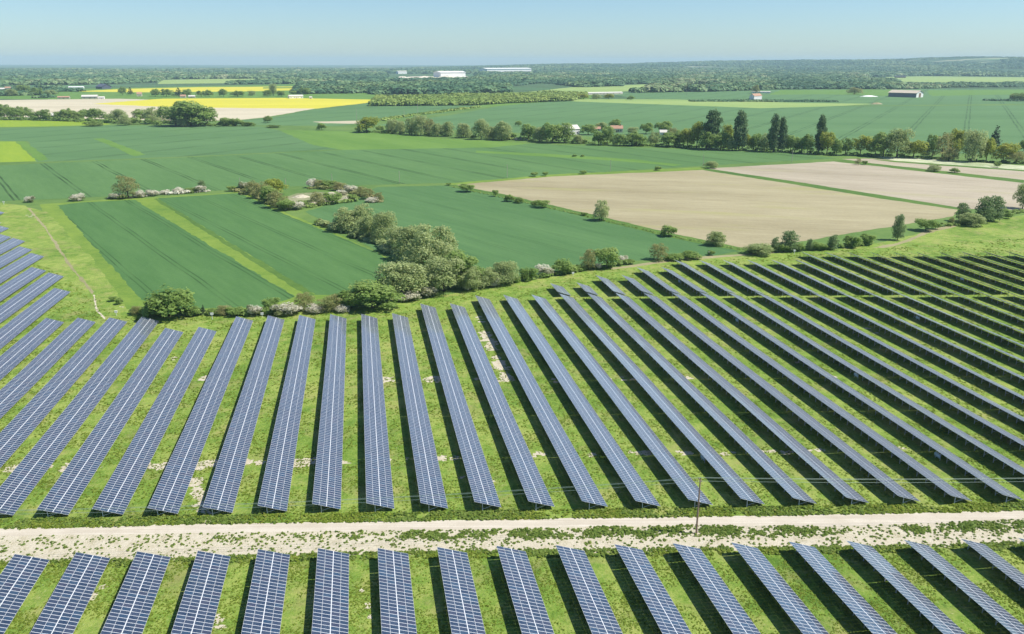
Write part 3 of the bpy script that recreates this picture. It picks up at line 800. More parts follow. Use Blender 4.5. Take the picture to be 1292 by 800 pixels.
# (u, v of the foot, width, height in photo pixels, kind)
TREES = {
    'the willow clump': [
        (437, 291, 38, 34, 'willow'), (456, 289, 38, 37, 'willow'), (470, 299, 34, 32, 'willow'), (486, 304, 32, 43, 'willow'), (506, 318, 40, 38, 'willow'),
        (524, 327, 44, 50, 'willow'), (545, 346, 66, 72, 'willow'), (562, 338, 40, 50, 'willow'), (583, 361, 46, 52, 'round'), (508, 374, 66, 51, 'willow'), (560, 367, 52, 50, 'willow'),
        (593, 366, 34, 35, 'willow'), (613, 361, 30, 28, 'willow'), (470, 388, 64, 37, 'round'), (443, 389, 34, 28, 'round'), (540, 374, 24, 14, 'haw'), (589, 366, 10, 12, 'haw'), (515, 378, 30, 12, 'haw')],
    'the hedge above the solar tables': [
        (143, 380, 9, 6, 'bush'), (151, 384, 9, 8, 'bush'), (172, 397, 14, 11, 'bare'), (190, 397, 20, 13, 'bush'), (215, 399, 58, 35, 'bush'), (206, 398, 34, 26, 'bush'), (245, 398, 18, 12, 'bush'), (257, 397, 8, 12, 'conifer'),
        (268, 397, 14, 8, 'bush'), (282, 397, 18, 12, 'bare'), (297, 398, 20, 10, 'bush'), (322, 398, 18, 13, 'haw'), (332, 397, 12, 10, 'bush'), (343, 393, 20, 17, 'bush'), (362, 396, 34, 13, 'haw'),
        (384, 390, 26, 20, 'bare'), (398, 394, 24, 9, 'haw'), (418, 392, 30, 20, 'bare'), (432, 393, 20, 9, 'haw'),
        (637, 358, 34, 27, 'willow'), (624, 362, 12, 12, 'haw'), (650, 356, 12, 7, 'bush'), (667, 353, 22, 15, 'bush'), (687, 348, 20, 14, 'haw'), (711, 345, 28, 18, 'bush'), (728, 342, 14, 8, 'bush'),
        (742, 340, 22, 25, 'bare'), (765, 338, 30, 24, 'bush'), (755, 340, 8, 8, 'haw'), (785, 332, 13, 9, 'haw'), (792, 333, 8, 6, 'bush'), (830, 328, 24, 20, 'bare'), (850, 328, 22, 8, 'bush'), (870, 326, 26, 9, 'bush'), (897, 322, 9, 6, 'bush')],
    'the scrub beside the ploughed field': [
        (957, 321, 32, 13, 'willow'), (977, 318, 10, 18, 'young'), (987, 318, 14, 10, 'bush'), (995, 317, 22, 25, 'young'), (1008, 317, 12, 10, 'bush'), (1021, 316, 8, 14, 'young'), (1032, 315, 20, 9, 'bush'),
        (1050, 315, 13, 18, 'young'), (1075, 312, 20, 14, 'bush'), (1094, 309, 17, 13, 'bush'), (1132, 303, 14, 31, 'young'), (1168, 291, 24, 14, 'bush'), (1180, 289, 12, 8, 'bush'), (1200, 284, 7, 10, 'bare'),
        (1213, 279, 15, 22, 'young'), (1224, 285, 30, 15, 'willow'), (1240, 281, 20, 31, 'young'), (1254, 279, 19, 30, 'young'), (1272, 276, 9, 8, 'bush'), (1266, 270, 14, 6, 'bush'), (1290, 263, 22, 30, 'willow')],
    'the strip between wheat and plough': [
        (589, 242, 18, 9, 'bush'), (566, 234, 6, 3, 'bush'), (625, 248, 7, 8, 'bush'), (643, 254, 13, 8, 'bush'), (655, 256, 12, 7, 'bush'), (674, 260, 8, 6, 'bush'), (684, 262, 16, 9, 'bush'), (737, 272, 8, 4, 'bush'),
        (759, 278, 21, 24, 'willow'), (843, 298, 19, 13, 'bush'), (903, 310, 23, 17, 'willow')],
    'the margin behind the plough': [
        (674, 222.5, 9, 5, 'bush'), (688, 222, 7, 5, 'bush'), (736, 219.5, 9, 4, 'bush'), (830, 215, 8, 5, 'bush'), (725, 197.5, 6, 2.5, 'bush'), (735, 197.8, 5, 2.5, 'bush'), (897, 212, 16, 8, 'willow')],
    'the field edge above the footpath': [
        (38, 255, 12, 7, 'haw'), (98, 253, 17, 8, 'haw'), (162, 250, 31, 27, 'bare'), (146, 251, 13, 7, 'haw'), (154, 251, 12, 5, 'bush'), (176, 249, 15, 8, 'haw'), (193, 247, 15, 7, 'haw'), (208, 245, 12, 5, 'haw'), (226, 244, 14, 7, 'haw'),
        (241, 243, 14, 6, 'bush'), (251, 242, 18, 7, 'haw'), (255, 239, 10, 11, 'young'), (292, 241, 10, 6, 'bush'), (302, 240, 12, 5, 'bush')],
    'the chalk pit': [
        (309, 240, 14, 10, 'haw'), (320, 245, 20, 16, 'bare'), (330, 250, 24, 19, 'bare'), (340, 256, 24, 20, 'round'), (350, 262, 24, 20, 'bare'), (348, 245, 26, 18, 'yellow'), (362, 265, 22, 12, 'bush'), (374, 264, 20, 9, 'haw'), (384, 260, 16, 7, 'bush'),
        (393, 237, 11, 11, 'haw'), (403, 237, 16, 10, 'bare'), (415, 237, 18, 9, 'bush'), (428, 240, 18, 10, 'bare'), (443, 243, 16, 9, 'haw'), (455, 248, 18, 12, 'bare'), (466, 251, 18, 13, 'bare'), (478, 254, 14, 11, 'bare'),
        (402, 259, 22, 16, 'bare'), (420, 257, 22, 13, 'bush'), (446, 253, 14, 7, 'bush'), (470, 255, 16, 6, 'haw'), (432, 246, 12, 6, 'haw'), (402, 283, 11, 5, 'bush'), (413, 286, 11, 6, 'bare'), (426, 289, 9, 6, 'bush')],
    'the tree belt before the stubble': [
        (-8, 150, 20, 17, 'round'), (6, 150, 20, 17, 'round'), (20, 151, 18, 15, 'round'), (33, 150, 14, 14, 'round'), (45, 151, 14, 9, 'bush'), (58, 152, 16, 13, 'round'), (75, 152, 14, 11, 'round'), (86, 152, 16, 14, 'round'), (97, 152, 16, 11, 'round'),
        (106, 151, 14, 12, 'round'), (120, 152, 24, 14, 'round'), (140, 153, 16, 9, 'bush'), (150, 154, 20, 15, 'willow'), (158, 158, 16, 12, 'willow'), (168, 157, 10, 8, 'bush'), (178, 154, 20, 15, 'round'), (192, 156, 20, 19, 'willow'), (204, 155, 16, 17, 'bare'),
        (222, 159, 38, 26, 'round'), (241, 159, 48, 29, 'round'), (262, 158, 24, 21, 'round'), (230, 160, 14, 13, 'willow'), (286, 159, 18, 10, 'bush'), (299, 159, 16, 9, 'bush'), (312, 159, 16, 5, 'bush'), (338, 155, 11, 8, 'round'), (406, 164, 11, 8, 'bush'),
        (118, 159, 22, 6, 'bush'), (345, 161, 16, 3, 'bush')],
    'the long tree line': [
        (463, 167, 26, 18, 'yellow'), (452, 166, 8, 5, 'bush'), (480, 166, 10, 7, 'bush'), (496, 168, 18, 16, 'willow'), (488, 168, 10, 4, 'bush'), (506, 169, 13, 15, 'willow'), (519, 170, 17, 20, 'willow'), (531, 171, 18, 24, 'willow'), (542, 171, 15, 20, 'bare'),
        (552, 172, 15, 15, 'willow'), (566, 172, 17, 17, 'willow'), (585, 174, 18, 17, 'willow'), (598, 175, 8, 5, 'bush'), (607, 176, 20, 24, 'willow'), (622, 176, 16, 15, 'willow'), (633, 177, 22, 22, 'willow'), (646, 176, 10, 8, 'bush'), (654, 159, 8, 6, 'round'),
        (667, 177, 22, 19, 'round'), (681, 179, 18, 17, 'willow'), (697, 180, 28, 23, 'round'), (712, 180, 22, 23, 'round'), (729, 181, 14, 10, 'willow'), (742, 170, 18, 12, 'round'), (755, 183, 18, 16, 'round'), (766, 183, 16, 22, 'round'), (737, 181, 9, 5, 'bush'),
        (782, 184, 18, 14, 'round'), (803, 184, 24, 16, 'round'), (825, 183, 16, 15, 'willow'), (844, 185, 26, 16, 'round'), (776, 161, 15, 10, 'round'), (760, 163, 16, 8, 'willow'), (798, 170, 14, 9, 'willow'), (815, 169, 15, 13, 'round'), (836, 168, 20, 14, 'round'), (848, 172, 16, 10, 'bare'),
        (857, 185, 16, 19, 'round'), (867, 186, 18, 22, 'yellow'), (879, 187, 18, 31, 'yellow'), (898, 188, 22, 45, 'poplar'), (891, 189, 22, 22, 'round'), (909, 189, 20, 22, 'round'), (918, 187, 14, 28, 'yellow'), (932, 190, 17, 46, 'poplar'), (924, 190, 16, 16, 'willow'),
        (942, 190, 11, 20, 'yellow'), (953, 190, 17, 20, 'round'), (964, 191, 13, 21, 'willow'), (975, 192, 13, 44, 'poplar'), (985, 192, 11, 41, 'poplar'), (997, 192, 18, 20, 'round'), (1008, 193, 14, 18, 'round'), (1018, 194, 17, 23, 'round'), (1033, 194, 12, 45, 'poplar'),
        (1043, 195, 20, 27, 'yellow'), (1055, 196, 13, 19, 'round'), (1066, 196, 16, 20, 'round'), (1085, 196, 24, 23, 'yellow'), (1104, 196, 20, 22, 'round'), (1114, 198, 28, 29, 'round'), (1131, 199, 32, 34, 'willow'), (1152, 199, 28, 20, 'yellow'), (1168, 198, 12, 10, 'bare'),
        (1176, 198, 20, 26, 'round'), (1188, 201, 28, 31, 'bare'), (1203, 200, 22, 34, 'yellow'), (1197, 203, 24, 16, 'bare'), (1226, 204, 28, 37, 'willow'), (1244, 204, 18, 28, 'yellow'), (1253, 192, 20, 30, 'conifer'), (1265, 205, 26, 23, 'yellow'), (1282, 206, 24, 14, 'bare'), (1291, 191, 10, 13, 'round'),
        (1083, 208, 8, 8, 'bare'), (1091, 208, 6, 5, 'bush'), (1179, 216, 17, 8, 'willow'), (1204, 218, 11, 6, 'bush'), (1258, 211, 8, 6, 'bush')],
    'the far farmland': [
        (282, 122, 10, 9, 'round'), (300, 122, 16, 7, 'round'), (318, 121, 10, 6, 'willow'), (338, 122, 10, 8, 'round'), (345, 121, 10, 14, 'willow'), (355, 122, 10, 7, 'round'), (155, 120, 9, 10, 'round'), (165, 120, 8, 9, 'conifer'), (196, 122, 12, 9, 'round'), (210, 122, 14, 9, 'round'), (226, 122, 14, 10, 'conifer'), (236, 122, 12, 9, 'round'), (254, 122, 12, 7, 'round'), (264, 122, 10, 8, 'round'), (385, 119, 14, 8, 'round'), (370, 120, 8, 5, 'bush'),
        (953, 118, 10, 10, 'bare'), (1078, 119, 18, 8, 'bare'), (1286, 127, 22, 9, 'round'), (1276, 127, 9, 8, 'bare'), (752, 125, 12, 6, 'willow'), (736, 125, 14, 6, 'yellow'), (768, 125, 12, 6, 'yellow'), (796, 126, 9, 5, 'bush'),
        (30, 118, 16, 10, 'round'), (48, 120, 16, 9, 'round'), (64, 121, 14, 7, 'willow'), (14, 121, 14, 8, 'willow')],
}
NVAR = {'round': 5, 'willow': 4, 'poplar': 3, 'young': 3, 'bush': 4, 'haw': 3, 'bare': 3, 'yellow': 3, 'conifer': 1}
for place, lst in TREES.items():
    lst = sorted(lst)
    tot, seen = {}, {}
    for e in lst:
        tot[e[4]] = tot.get(e[4], 0) + 1
    for (u, v, w, h, kd) in lst:
        x, y = at(u, v)
        s = px_per_m(x, y)
        ht, wd = h / s * (0.84 if place == 'the willow clump' else 1.04), w / s * (0.98 if place == 'the willow clump' else 1.0)
        cm, tm = variant(kd, random.randrange(NVAR[kd]))
        nm, ds, cat = DESC[kd]
        root = empty(nm, (x, y, 0), random.uniform(0, 6.28))
        root.scale = (wd * 1.08, wd * 1.08, ht)
        link('crown', cm, root)
        link('trunk', tm, root)
        seen[kd] = seen.get(kd, 0) + 1
        if tot[kd] == 1:
            lab = f"only {ds} in {place}"
        else:
            lab = f"{ordinal(seen[kd])} {ds} from the left in {place}"
        tag(root, lab, cat, 'trees and bushes in ' + place)


# woods too far off to count: many crowns in one mass
def wood(name, spots, hgt, wid, quads, mat, stuff=True):
    V, Fc, T, off = [], [], [], 0
    spots = np.asarray(spots)
    n = len(spots)
    hh = hgt * rng.uniform(0.5, 1.25, n) if np.isscalar(hgt) else hgt * rng.uniform(0.5, 1.25, n)
    ww = wid * rng.uniform(0.75, 1.3, n)
    q = quads
    sc_ = 0.034 * float(np.mean(np.hypot(spots[:, 0], spots[:, 1])))
    pn = np.sin(spots[:, 0] / sc_ + 1.7) * np.sin(spots[:, 1] / sc_ * 0.5 + 0.4) + 0.7 * np.sin(spots[:, 0] / sc_ * 2.7) * np.sin(spots[:, 1] / sc_ * 1.3 + 2.0)
    base_t = np.clip(0.38 + 0.36 * pn + rng.normal(0, 0.2, n), 0, 0.97)
    hh = hh * (1 + 0.18 * pn)
    d = rng.normal(size=(n, q, 3))
    d /= np.linalg.norm(d, axis=2, keepdims=True)
    d[:, :, 2] = np.where(d[:, :, 2] < -0.5, -d[:, :, 2], d[:, :, 2])
    rr = rng.uniform(0.72, 1.08, (n, q, 1))
    c = d * rr * np.stack([ww / 2, ww / 2, hh * 0.45], axis=1)[:, None, :]
    c[:, :, 0] += spots[:, None, 0]
    c[:, :, 1] += spots[:, None, 1]
    c[:, :, 2] += (hh * 0.5)[:, None]
    nor = d * 0.6 + rng.normal(size=d.shape) * 0.22 + np.array([0, 0, 0.6])
    size = (np.repeat(ww, q) * rng.uniform(0.14, 0.34, n * q))
    v, f = leaf_quads(c.reshape(-1, 3), nor.reshape(-1, 3), size)
    tn = np.clip(np.repeat(base_t, q) + rng.uniform(-0.1, 0.15, n * q), 0, 1)
    o = link(name, mesh_np(name, v, f, mat, tint=tn))
    return tag(o, kind='stuff') if stuff else o


def inside(px, py, poly):
    c = False
    j = len(poly) - 1
    for i in range(len(poly)):
        (xi, yi), (xj, yj) = poly[i], poly[j]
        if (yi > py) != (yj > py) and px < (xj - xi) * (py - yi) / (yj - yi) + xi:
            c = not c
        j = i
    return c


CLEAR = [[at(*p) for p in q] for q in (
    [(485, 102.5), (602, 101.5), (604, 92.5), (485, 93)], [(606, 93.3), (690, 92.5), (690, 88.5), (606, 89)], [(200, 105), (362, 104), (362, 99), (200, 100)],
    [(30, 104), (150, 102.5), (160, 100.5), (30, 102)], [(200, 94), (330, 93), (330, 92), (200, 92.6)], [(370, 97), (480, 95), (480, 93.6), (370, 95)], [(0, 93), (110, 92), (110, 91), (0, 91.6)],
    [(640, 119), (720, 110.5), (880, 106), (915, 108), (760, 116)], [(690, 98.5), (800, 97), (800, 95.8), (690, 97)], [(860, 94), (990, 93), (990, 91.8), (860, 92.6)], [(1000, 92), (1292, 90), (1292, 88.8), (1000, 90.4)],
    [(78, 115), (140, 115), (140, 109.5), (78, 109)], [(-20, 116), (16, 116), (16, 112), (-20, 112)], [(740, 91), (860, 90), (860, 89), (740, 90)], [(1090, 98), (1292, 92.5), (1430, 91), (1430, 105), (1292, 105.5), (1140, 105)], [(1120, 114), (1200, 110.5), (1292, 110), (1430, 109.8), (1430, 113), (1180, 113)], [(330, 112), (480, 110), (480, 108.5), (330, 110)])]


def wood_spots(px, spacing, gaps=0.0, gscale=400.0):
    """spots on the ground inside a surveyed outline; spacing grows with distance"""
    poly = [at(*p) for p in px]
    P_ = np.array(poly)
    ph = [random.uniform(0, 6.3) for _ in range(4)]
    r = np.hypot(P_[:, 0], P_[:, 1])
    a = np.arctan2(P_[:, 0], P_[:, 1])
    out, D = [], r.min()
    while D < r.max():
        s = spacing * D
        ang = a.min() + random.random() * s / D
        while ang < a.max():
            x = (D + random.uniform(-.5, .5) * s) * math.sin(ang)
            y = (D + random.uniform(-.5, .5) * s) * math.cos(ang)
            g = math.sin(x / gscale + ph[0]) * math.sin(y / gscale * 0.6 + ph[1]) + 0.6 * math.sin(x / gscale * 2.3 + ph[2]) * math.sin(y / gscale * 1.7 + ph[3])
            if g > -1.0 + gaps * 1.6 and inside(x, y, poly) and not any(inside(x, y, c_) for c_ in CLEAR):
                out.append((x, y))
            ang += s / D * random.uniform(0.7, 1.3)
        D += s * 0.9
    return out


def do_wood(name, px, spacing, hgt, wid, q, mat='farleaf', gaps=0.0, gscale=400.0):
    sp_ = wood_spots(px, spacing, gaps, gscale)
    if not sp_:
        return
    d = np.hypot(*np.array(sp_).T)
    k = 2.1 * np.maximum(1.0, d / 3600.0) ** 0.6
    wood(name, sp_, hgt * np.maximum(1.0, d / 4500.0) ** 0.25, wid * k, q, M[mat])


def hill_height(u, D):
    top = np.interp(u, [p[0] for p in HP], [p[1] for p in HP])
    q = min(1, max(0, (D - 7000) / 7500.0))
    q = q * q * (3 - 2 * q)
    return top * q * (1 - 0.5 * max(0, (D - 14500) / 4500.0)) * (0.82 + 0.13 * math.sin(D / 900.0 + u / 90.0) + 0.09 * math.sin(u / 37.0 + D / 700.0))


hs, hz_ = [], []
D = 7600.0
while D < 15500:
    u = 520.0
    while u < 1420:
        ang = YAW + math.atan((u - 646) / F_PX * math.cos(PITCH))
        dd = D + random.uniform(-60, 60)
        x, y = dd * math.sin(ang), dd * math.cos(ang)
        g = math.sin(u / 55 + D / 1500) + 0.8 * math.sin(D / 420 + u / 160) + 0.5 * math.sin(u / 19 + D / 240)
        if g > -0.75:
            hs.append((x, y)); hz_.append(hill_height(u, dd) - 3)
        u += random.uniform(2.2, 4.2)
    D += 0.0105 * D
o = wood('hill_wood', hs, 19, np.full(len(hs), 62.0), 36, M['farleaf'])
zz_ = np.repeat(np.array(hz_), 36 * 4)
co = np.empty(len(o.data.vertices) * 3, dtype=np.float32)
o.data.vertices.foreach_get('co', co)
co = co.reshape(-1, 3)
co[:, 2] += zz_
o.data.vertices.foreach_set('co', co.ravel())
o.data.update()


def hedge(line, depth, hgt, wid, step, mat, label, quads=60):
    """ragged continuous hedge along a surveyed line"""
    sp_ = []
    for (a, b) in zip(line[:-1], line[1:]):
        A, B = np.array(at(*a)), np.array(at(*b))
        L = np.hypot(*(B - A))
        nrm = np.array([-(B - A)[1], (B - A)[0]]) / max(L, 1e-6)
        for q in np.arange(0, L, step):
            if random.random() < 0.9:
                sp_.append(A + (B - A) * q / L + nrm * random.uniform(-depth, depth) + rng.normal(0, step * 0.3, 2))
    o = wood('hedge', sp_, hgt, np.full(len(sp_), wid / 1.0), quads, M[mat], False)
    return tag(o, label, 'hedge')


hedge([(165, 396), (250, 397), (330, 396), (400, 391), (445, 388)], 1.2, 2.6, 3.4, 1.7, 'leaf', 'low ragged green hedge between the left-hand solar tables and the young wheat')
hedge([(600, 362), (660, 354), (720, 344), (800, 332)], 1.0, 2.3, 3.2, 1.8, 'leaf', 'low scrubby hedge between the middle solar tables and the eastern wheat')
hedge([(940, 320), (1000, 316.5), (1060, 313), (1100, 308)], 0.9, 2.2, 3.4, 2.0, 'leaf', 'low green scrub hedge in front of the ploughed field')
hedge([(1190, 286), (1230, 281), (1292, 267)], 0.9, 2.4, 3.6, 2.2, 'leaf', 'dark low hedge at the far corner of the ploughed field')
hedge([(455, 166.5), (540, 170.5), (640, 176), (740, 181), (860, 186)], 3.0, 4.0, 7.0, 5.0, 'leaf', 'shady hedge under the left half of the long tree line', 40)
hedge([(860, 186), (950, 190), (1050, 195.5), (1130, 198), (1200, 202), (1292, 207)], 3.0, 3.6, 7.0, 5.5, 'leaf', 'shady hedge under the poplar half of the long tree line', 40)
hedge([(-40, 151), (60, 152), (160, 156), (240, 159), (320, 159)], 4.0, 8.0, 10.0, 5.5, 'leaf', 'dark hedge along the foot of the tree belt before the stubble', 40)
hedge([(140, 251), (200, 246.5), (262, 242)], 1.5, 2.2, 4.0, 2.6, 'haw', 'blossoming low hedge beside the olive shrub on the field edge', 40)
hedge([(292, 241), (318, 246), (340, 257), (362, 265.5)], 2.0, 3.2, 4.6, 2.6, 'bare', 'overgrown hedge along the near side of the chalk pit', 40)
hedge([(392, 238), (430, 240), (470, 251), (482, 255)], 2.0, 3.0, 4.6, 2.8, 'bare', 'overgrown hedge along the back of the chalk pit', 40)
hedge([(372, 263.5), (410, 259), (450, 254)], 1.6, 2.6, 4.4, 2.6, 'leaf', 'green bramble hedge closing the chalk pit towards the willows', 40)
hedge([(404, 283), (430, 292), (470, 305), (500, 322), (530, 345), (560, 366)], 2.2, 4.0, 5.0, 2.4, 'willow', 'leafy undergrowth hedge beneath the willow clump', 60)
hedge([(572, 236), (640, 251), (740, 273), (850, 299), (935, 315)], 0.6, 0.9, 1.8, 2.2, 'leaf', 'very low green hedge between the eastern wheat and the plough', 24)

do_wood('distant_wood', [(-150, 89), (480, 88), (480, 99), (430, 104), (360, 106), (200, 107), (120, 108), (60, 111), (-150, 114)], 0.0076, 16, 20, 80, gaps=0.36, gscale=420)
do_wood('distant_wood', [(430, 88.5), (740, 88), (760, 96), (690, 104), (640, 109), (560, 112), (470, 117), (430, 110)], 0.0072, 16, 20, 80, gaps=0.2, gscale=340)
do_wood('distant_wood', [(475, 109), (560, 108), (640, 109), (640, 117), (545, 119), (470, 119)], 0.0062, 18, 18, 80, gaps=0.02)
do_wood('distant_wood', [(585, 99), (700, 95), (1100, 94), (1090, 100), (1010, 104), (960, 113.5), (900, 115.5), (800, 117), (760, 114), (700, 106)], 0.0072, 18, 18, 90, gaps=0.08, gscale=380)
do_wood('distant_wood', [(960, 104), (1110, 101), (1130, 104), (1140, 112.5), (1040, 112.5), (960, 113)], 0.0062, 16, 17, 80, gaps=0.08)
do_wood('distant_wood', [(740, 86.5), (1400, 86), (1400, 91), (1100, 97), (1000, 96), (740, 94)], 0.0075, 17, 22, 70, gaps=0.2, gscale=450)
do_wood('distant_wood', [(1130, 106.5), (1420, 105.5), (1420, 108.5), (1292, 110), (1140, 112.5)], 0.0062, 11, 12, 60, gaps=0.0)
do_wood('distant_wood', [(-150, 112), (60, 110), (120, 112), (90, 118), (60, 124), (-150, 124)], 0.0075, 10, 13, 60, gaps=0.38, gscale=120)
do_wood('distant_wood', [(380, 106), (480, 106), (480, 116.5), (440, 118), (370, 118.5)], 0.0065, 14, 15, 70, gaps=0.14, gscale=150)
do_wood('plantation', [(466, 134), (476, 125), (600, 121.5), (700, 118.5), (742, 121), (722, 127.5), (640, 130.5), (600, 133)], 0.0046, 11, 7, 50, 'plantleaf', gaps=0.0)
do_wood('field_hedge', [(463, 154.5), (520, 145), (612, 134), (612, 135), (520, 146.6), (464, 156)], 0.0045, 4.0, 5, 22, 'plantleaf', gaps=0.1, gscale=30)
do_wood('field_hedge', [(870, 127.4), (1000, 127.4), (1055, 128), (1055, 128.9), (1000, 128.6), (870, 128.2)], 0.004, 4, 7, 20, gaps=0.0)
do_wood('field_hedge', [(1240, 126.2), (1292, 127), (1420, 127), (1420, 128), (1292, 128), (1240, 127.2)], 0.004, 5, 7, 20)

# ------------------------------------------------------------------ solar tables
PITCH_ROW = 12.2
TILT = 0.33564
W_SL = 6.64
EDGE_Z = 2.8
X0_MAIN, X0_FRONT = -7.22842 * PITCH_ROW, -6.06314 * PITCH_ROW
CT, ST = math.cos(TILT), math.sin(TILT)
MOD_L, MOD_P, MOD_W = 1.00, 1.02, 1.615
SLOTS = [0.0, MOD_W + 0.02, 2 * MOD_W + 0.14, 3 * MOD_W + 0.16]


def module_geo():
    """one framed module, centred, lying in its own plane: aluminium frame with a lip, glass a few millimetres lower"""
    hx, hy = MOD_W / 2, MOD_L / 2
    ix, iy, g = hx - 0.024, hy - 0.043, -0.009
    v = [(-hx, -hy, -0.04), (hx, -hy, -0.04), (hx, hy, -0.04), (-hx, hy, -0.04), (-hx, -hy, 0), (hx, -hy, 0), (hx, hy, 0), (-hx, hy, 0),
         (-ix, -iy, 0), (ix, -iy, 0), (ix, iy, 0), (-ix, iy, 0), (-ix, -iy, g), (ix, -iy, g), (ix, iy, g), (-ix, iy, g)]
    f = [(0, 3, 2, 1), (0, 1, 5, 4), (1, 2, 6, 5), (2, 3, 7, 6), (3, 0, 4, 7)]
    m = [2, 1, 1, 1, 1]
    for i in range(4):
        j = (i + 1) % 4
        f += [(4 + i, 4 + j, 8 + j, 8 + i), (8 + i, 8 + j, 12 + j, 12 + i)]
        m += [1, 1]
    f.append((12, 13, 14, 15))
    m.append(0)
    return np.array(v), np.array(f), np.array(m)


MV, MF, MM = module_geo()
MODMATS = [M['glass'], M['alu'], M['shaded_backsheet']]
NT_ = 8
MODS = [mesh_np('solar_panel', MV, MF, MODMATS, MM, np.full(len(MF), i / (NT_ - 1))) for i in range(NT_)]


def sag(x, y):
    return 0.12 * math.sin(y / 24.0 + x * 0.05) + 0.04 * math.sin(y / 11.0 + x * 0.9) + 0.03 * math.sin(x * 1.7)


def post_geo(brace_only):
    mb = MB()
    px_, hz_ = 0.30 * W_SL * CT, EDGE_Z - 0.30 * W_SL * ST - 0.20
    if not brace_only:
        mb.box(-0.075, 0.075, -0.05, 0.05, -0.01, hz_)
        mb.box(-0.13, 0.13, -0.08, 0.08, hz_ - 0.02, hz_ + 0.06)
    else:
        s = 0.66
        mb.bar((0.075, 0.0, 0.55), ((s - 0.30) * W_SL * CT, 0.0, EDGE_Z - s * W_SL * ST - 0.20), 0.07)
    return mb


POST = post_geo(False).mesh('post', M['steel'])
BRACE = post_geo(True).mesh('brace', M['steel'])


def in_frame(u, v, m=14):
    return -m < u < 1292 + m and -m < v < 800 + m


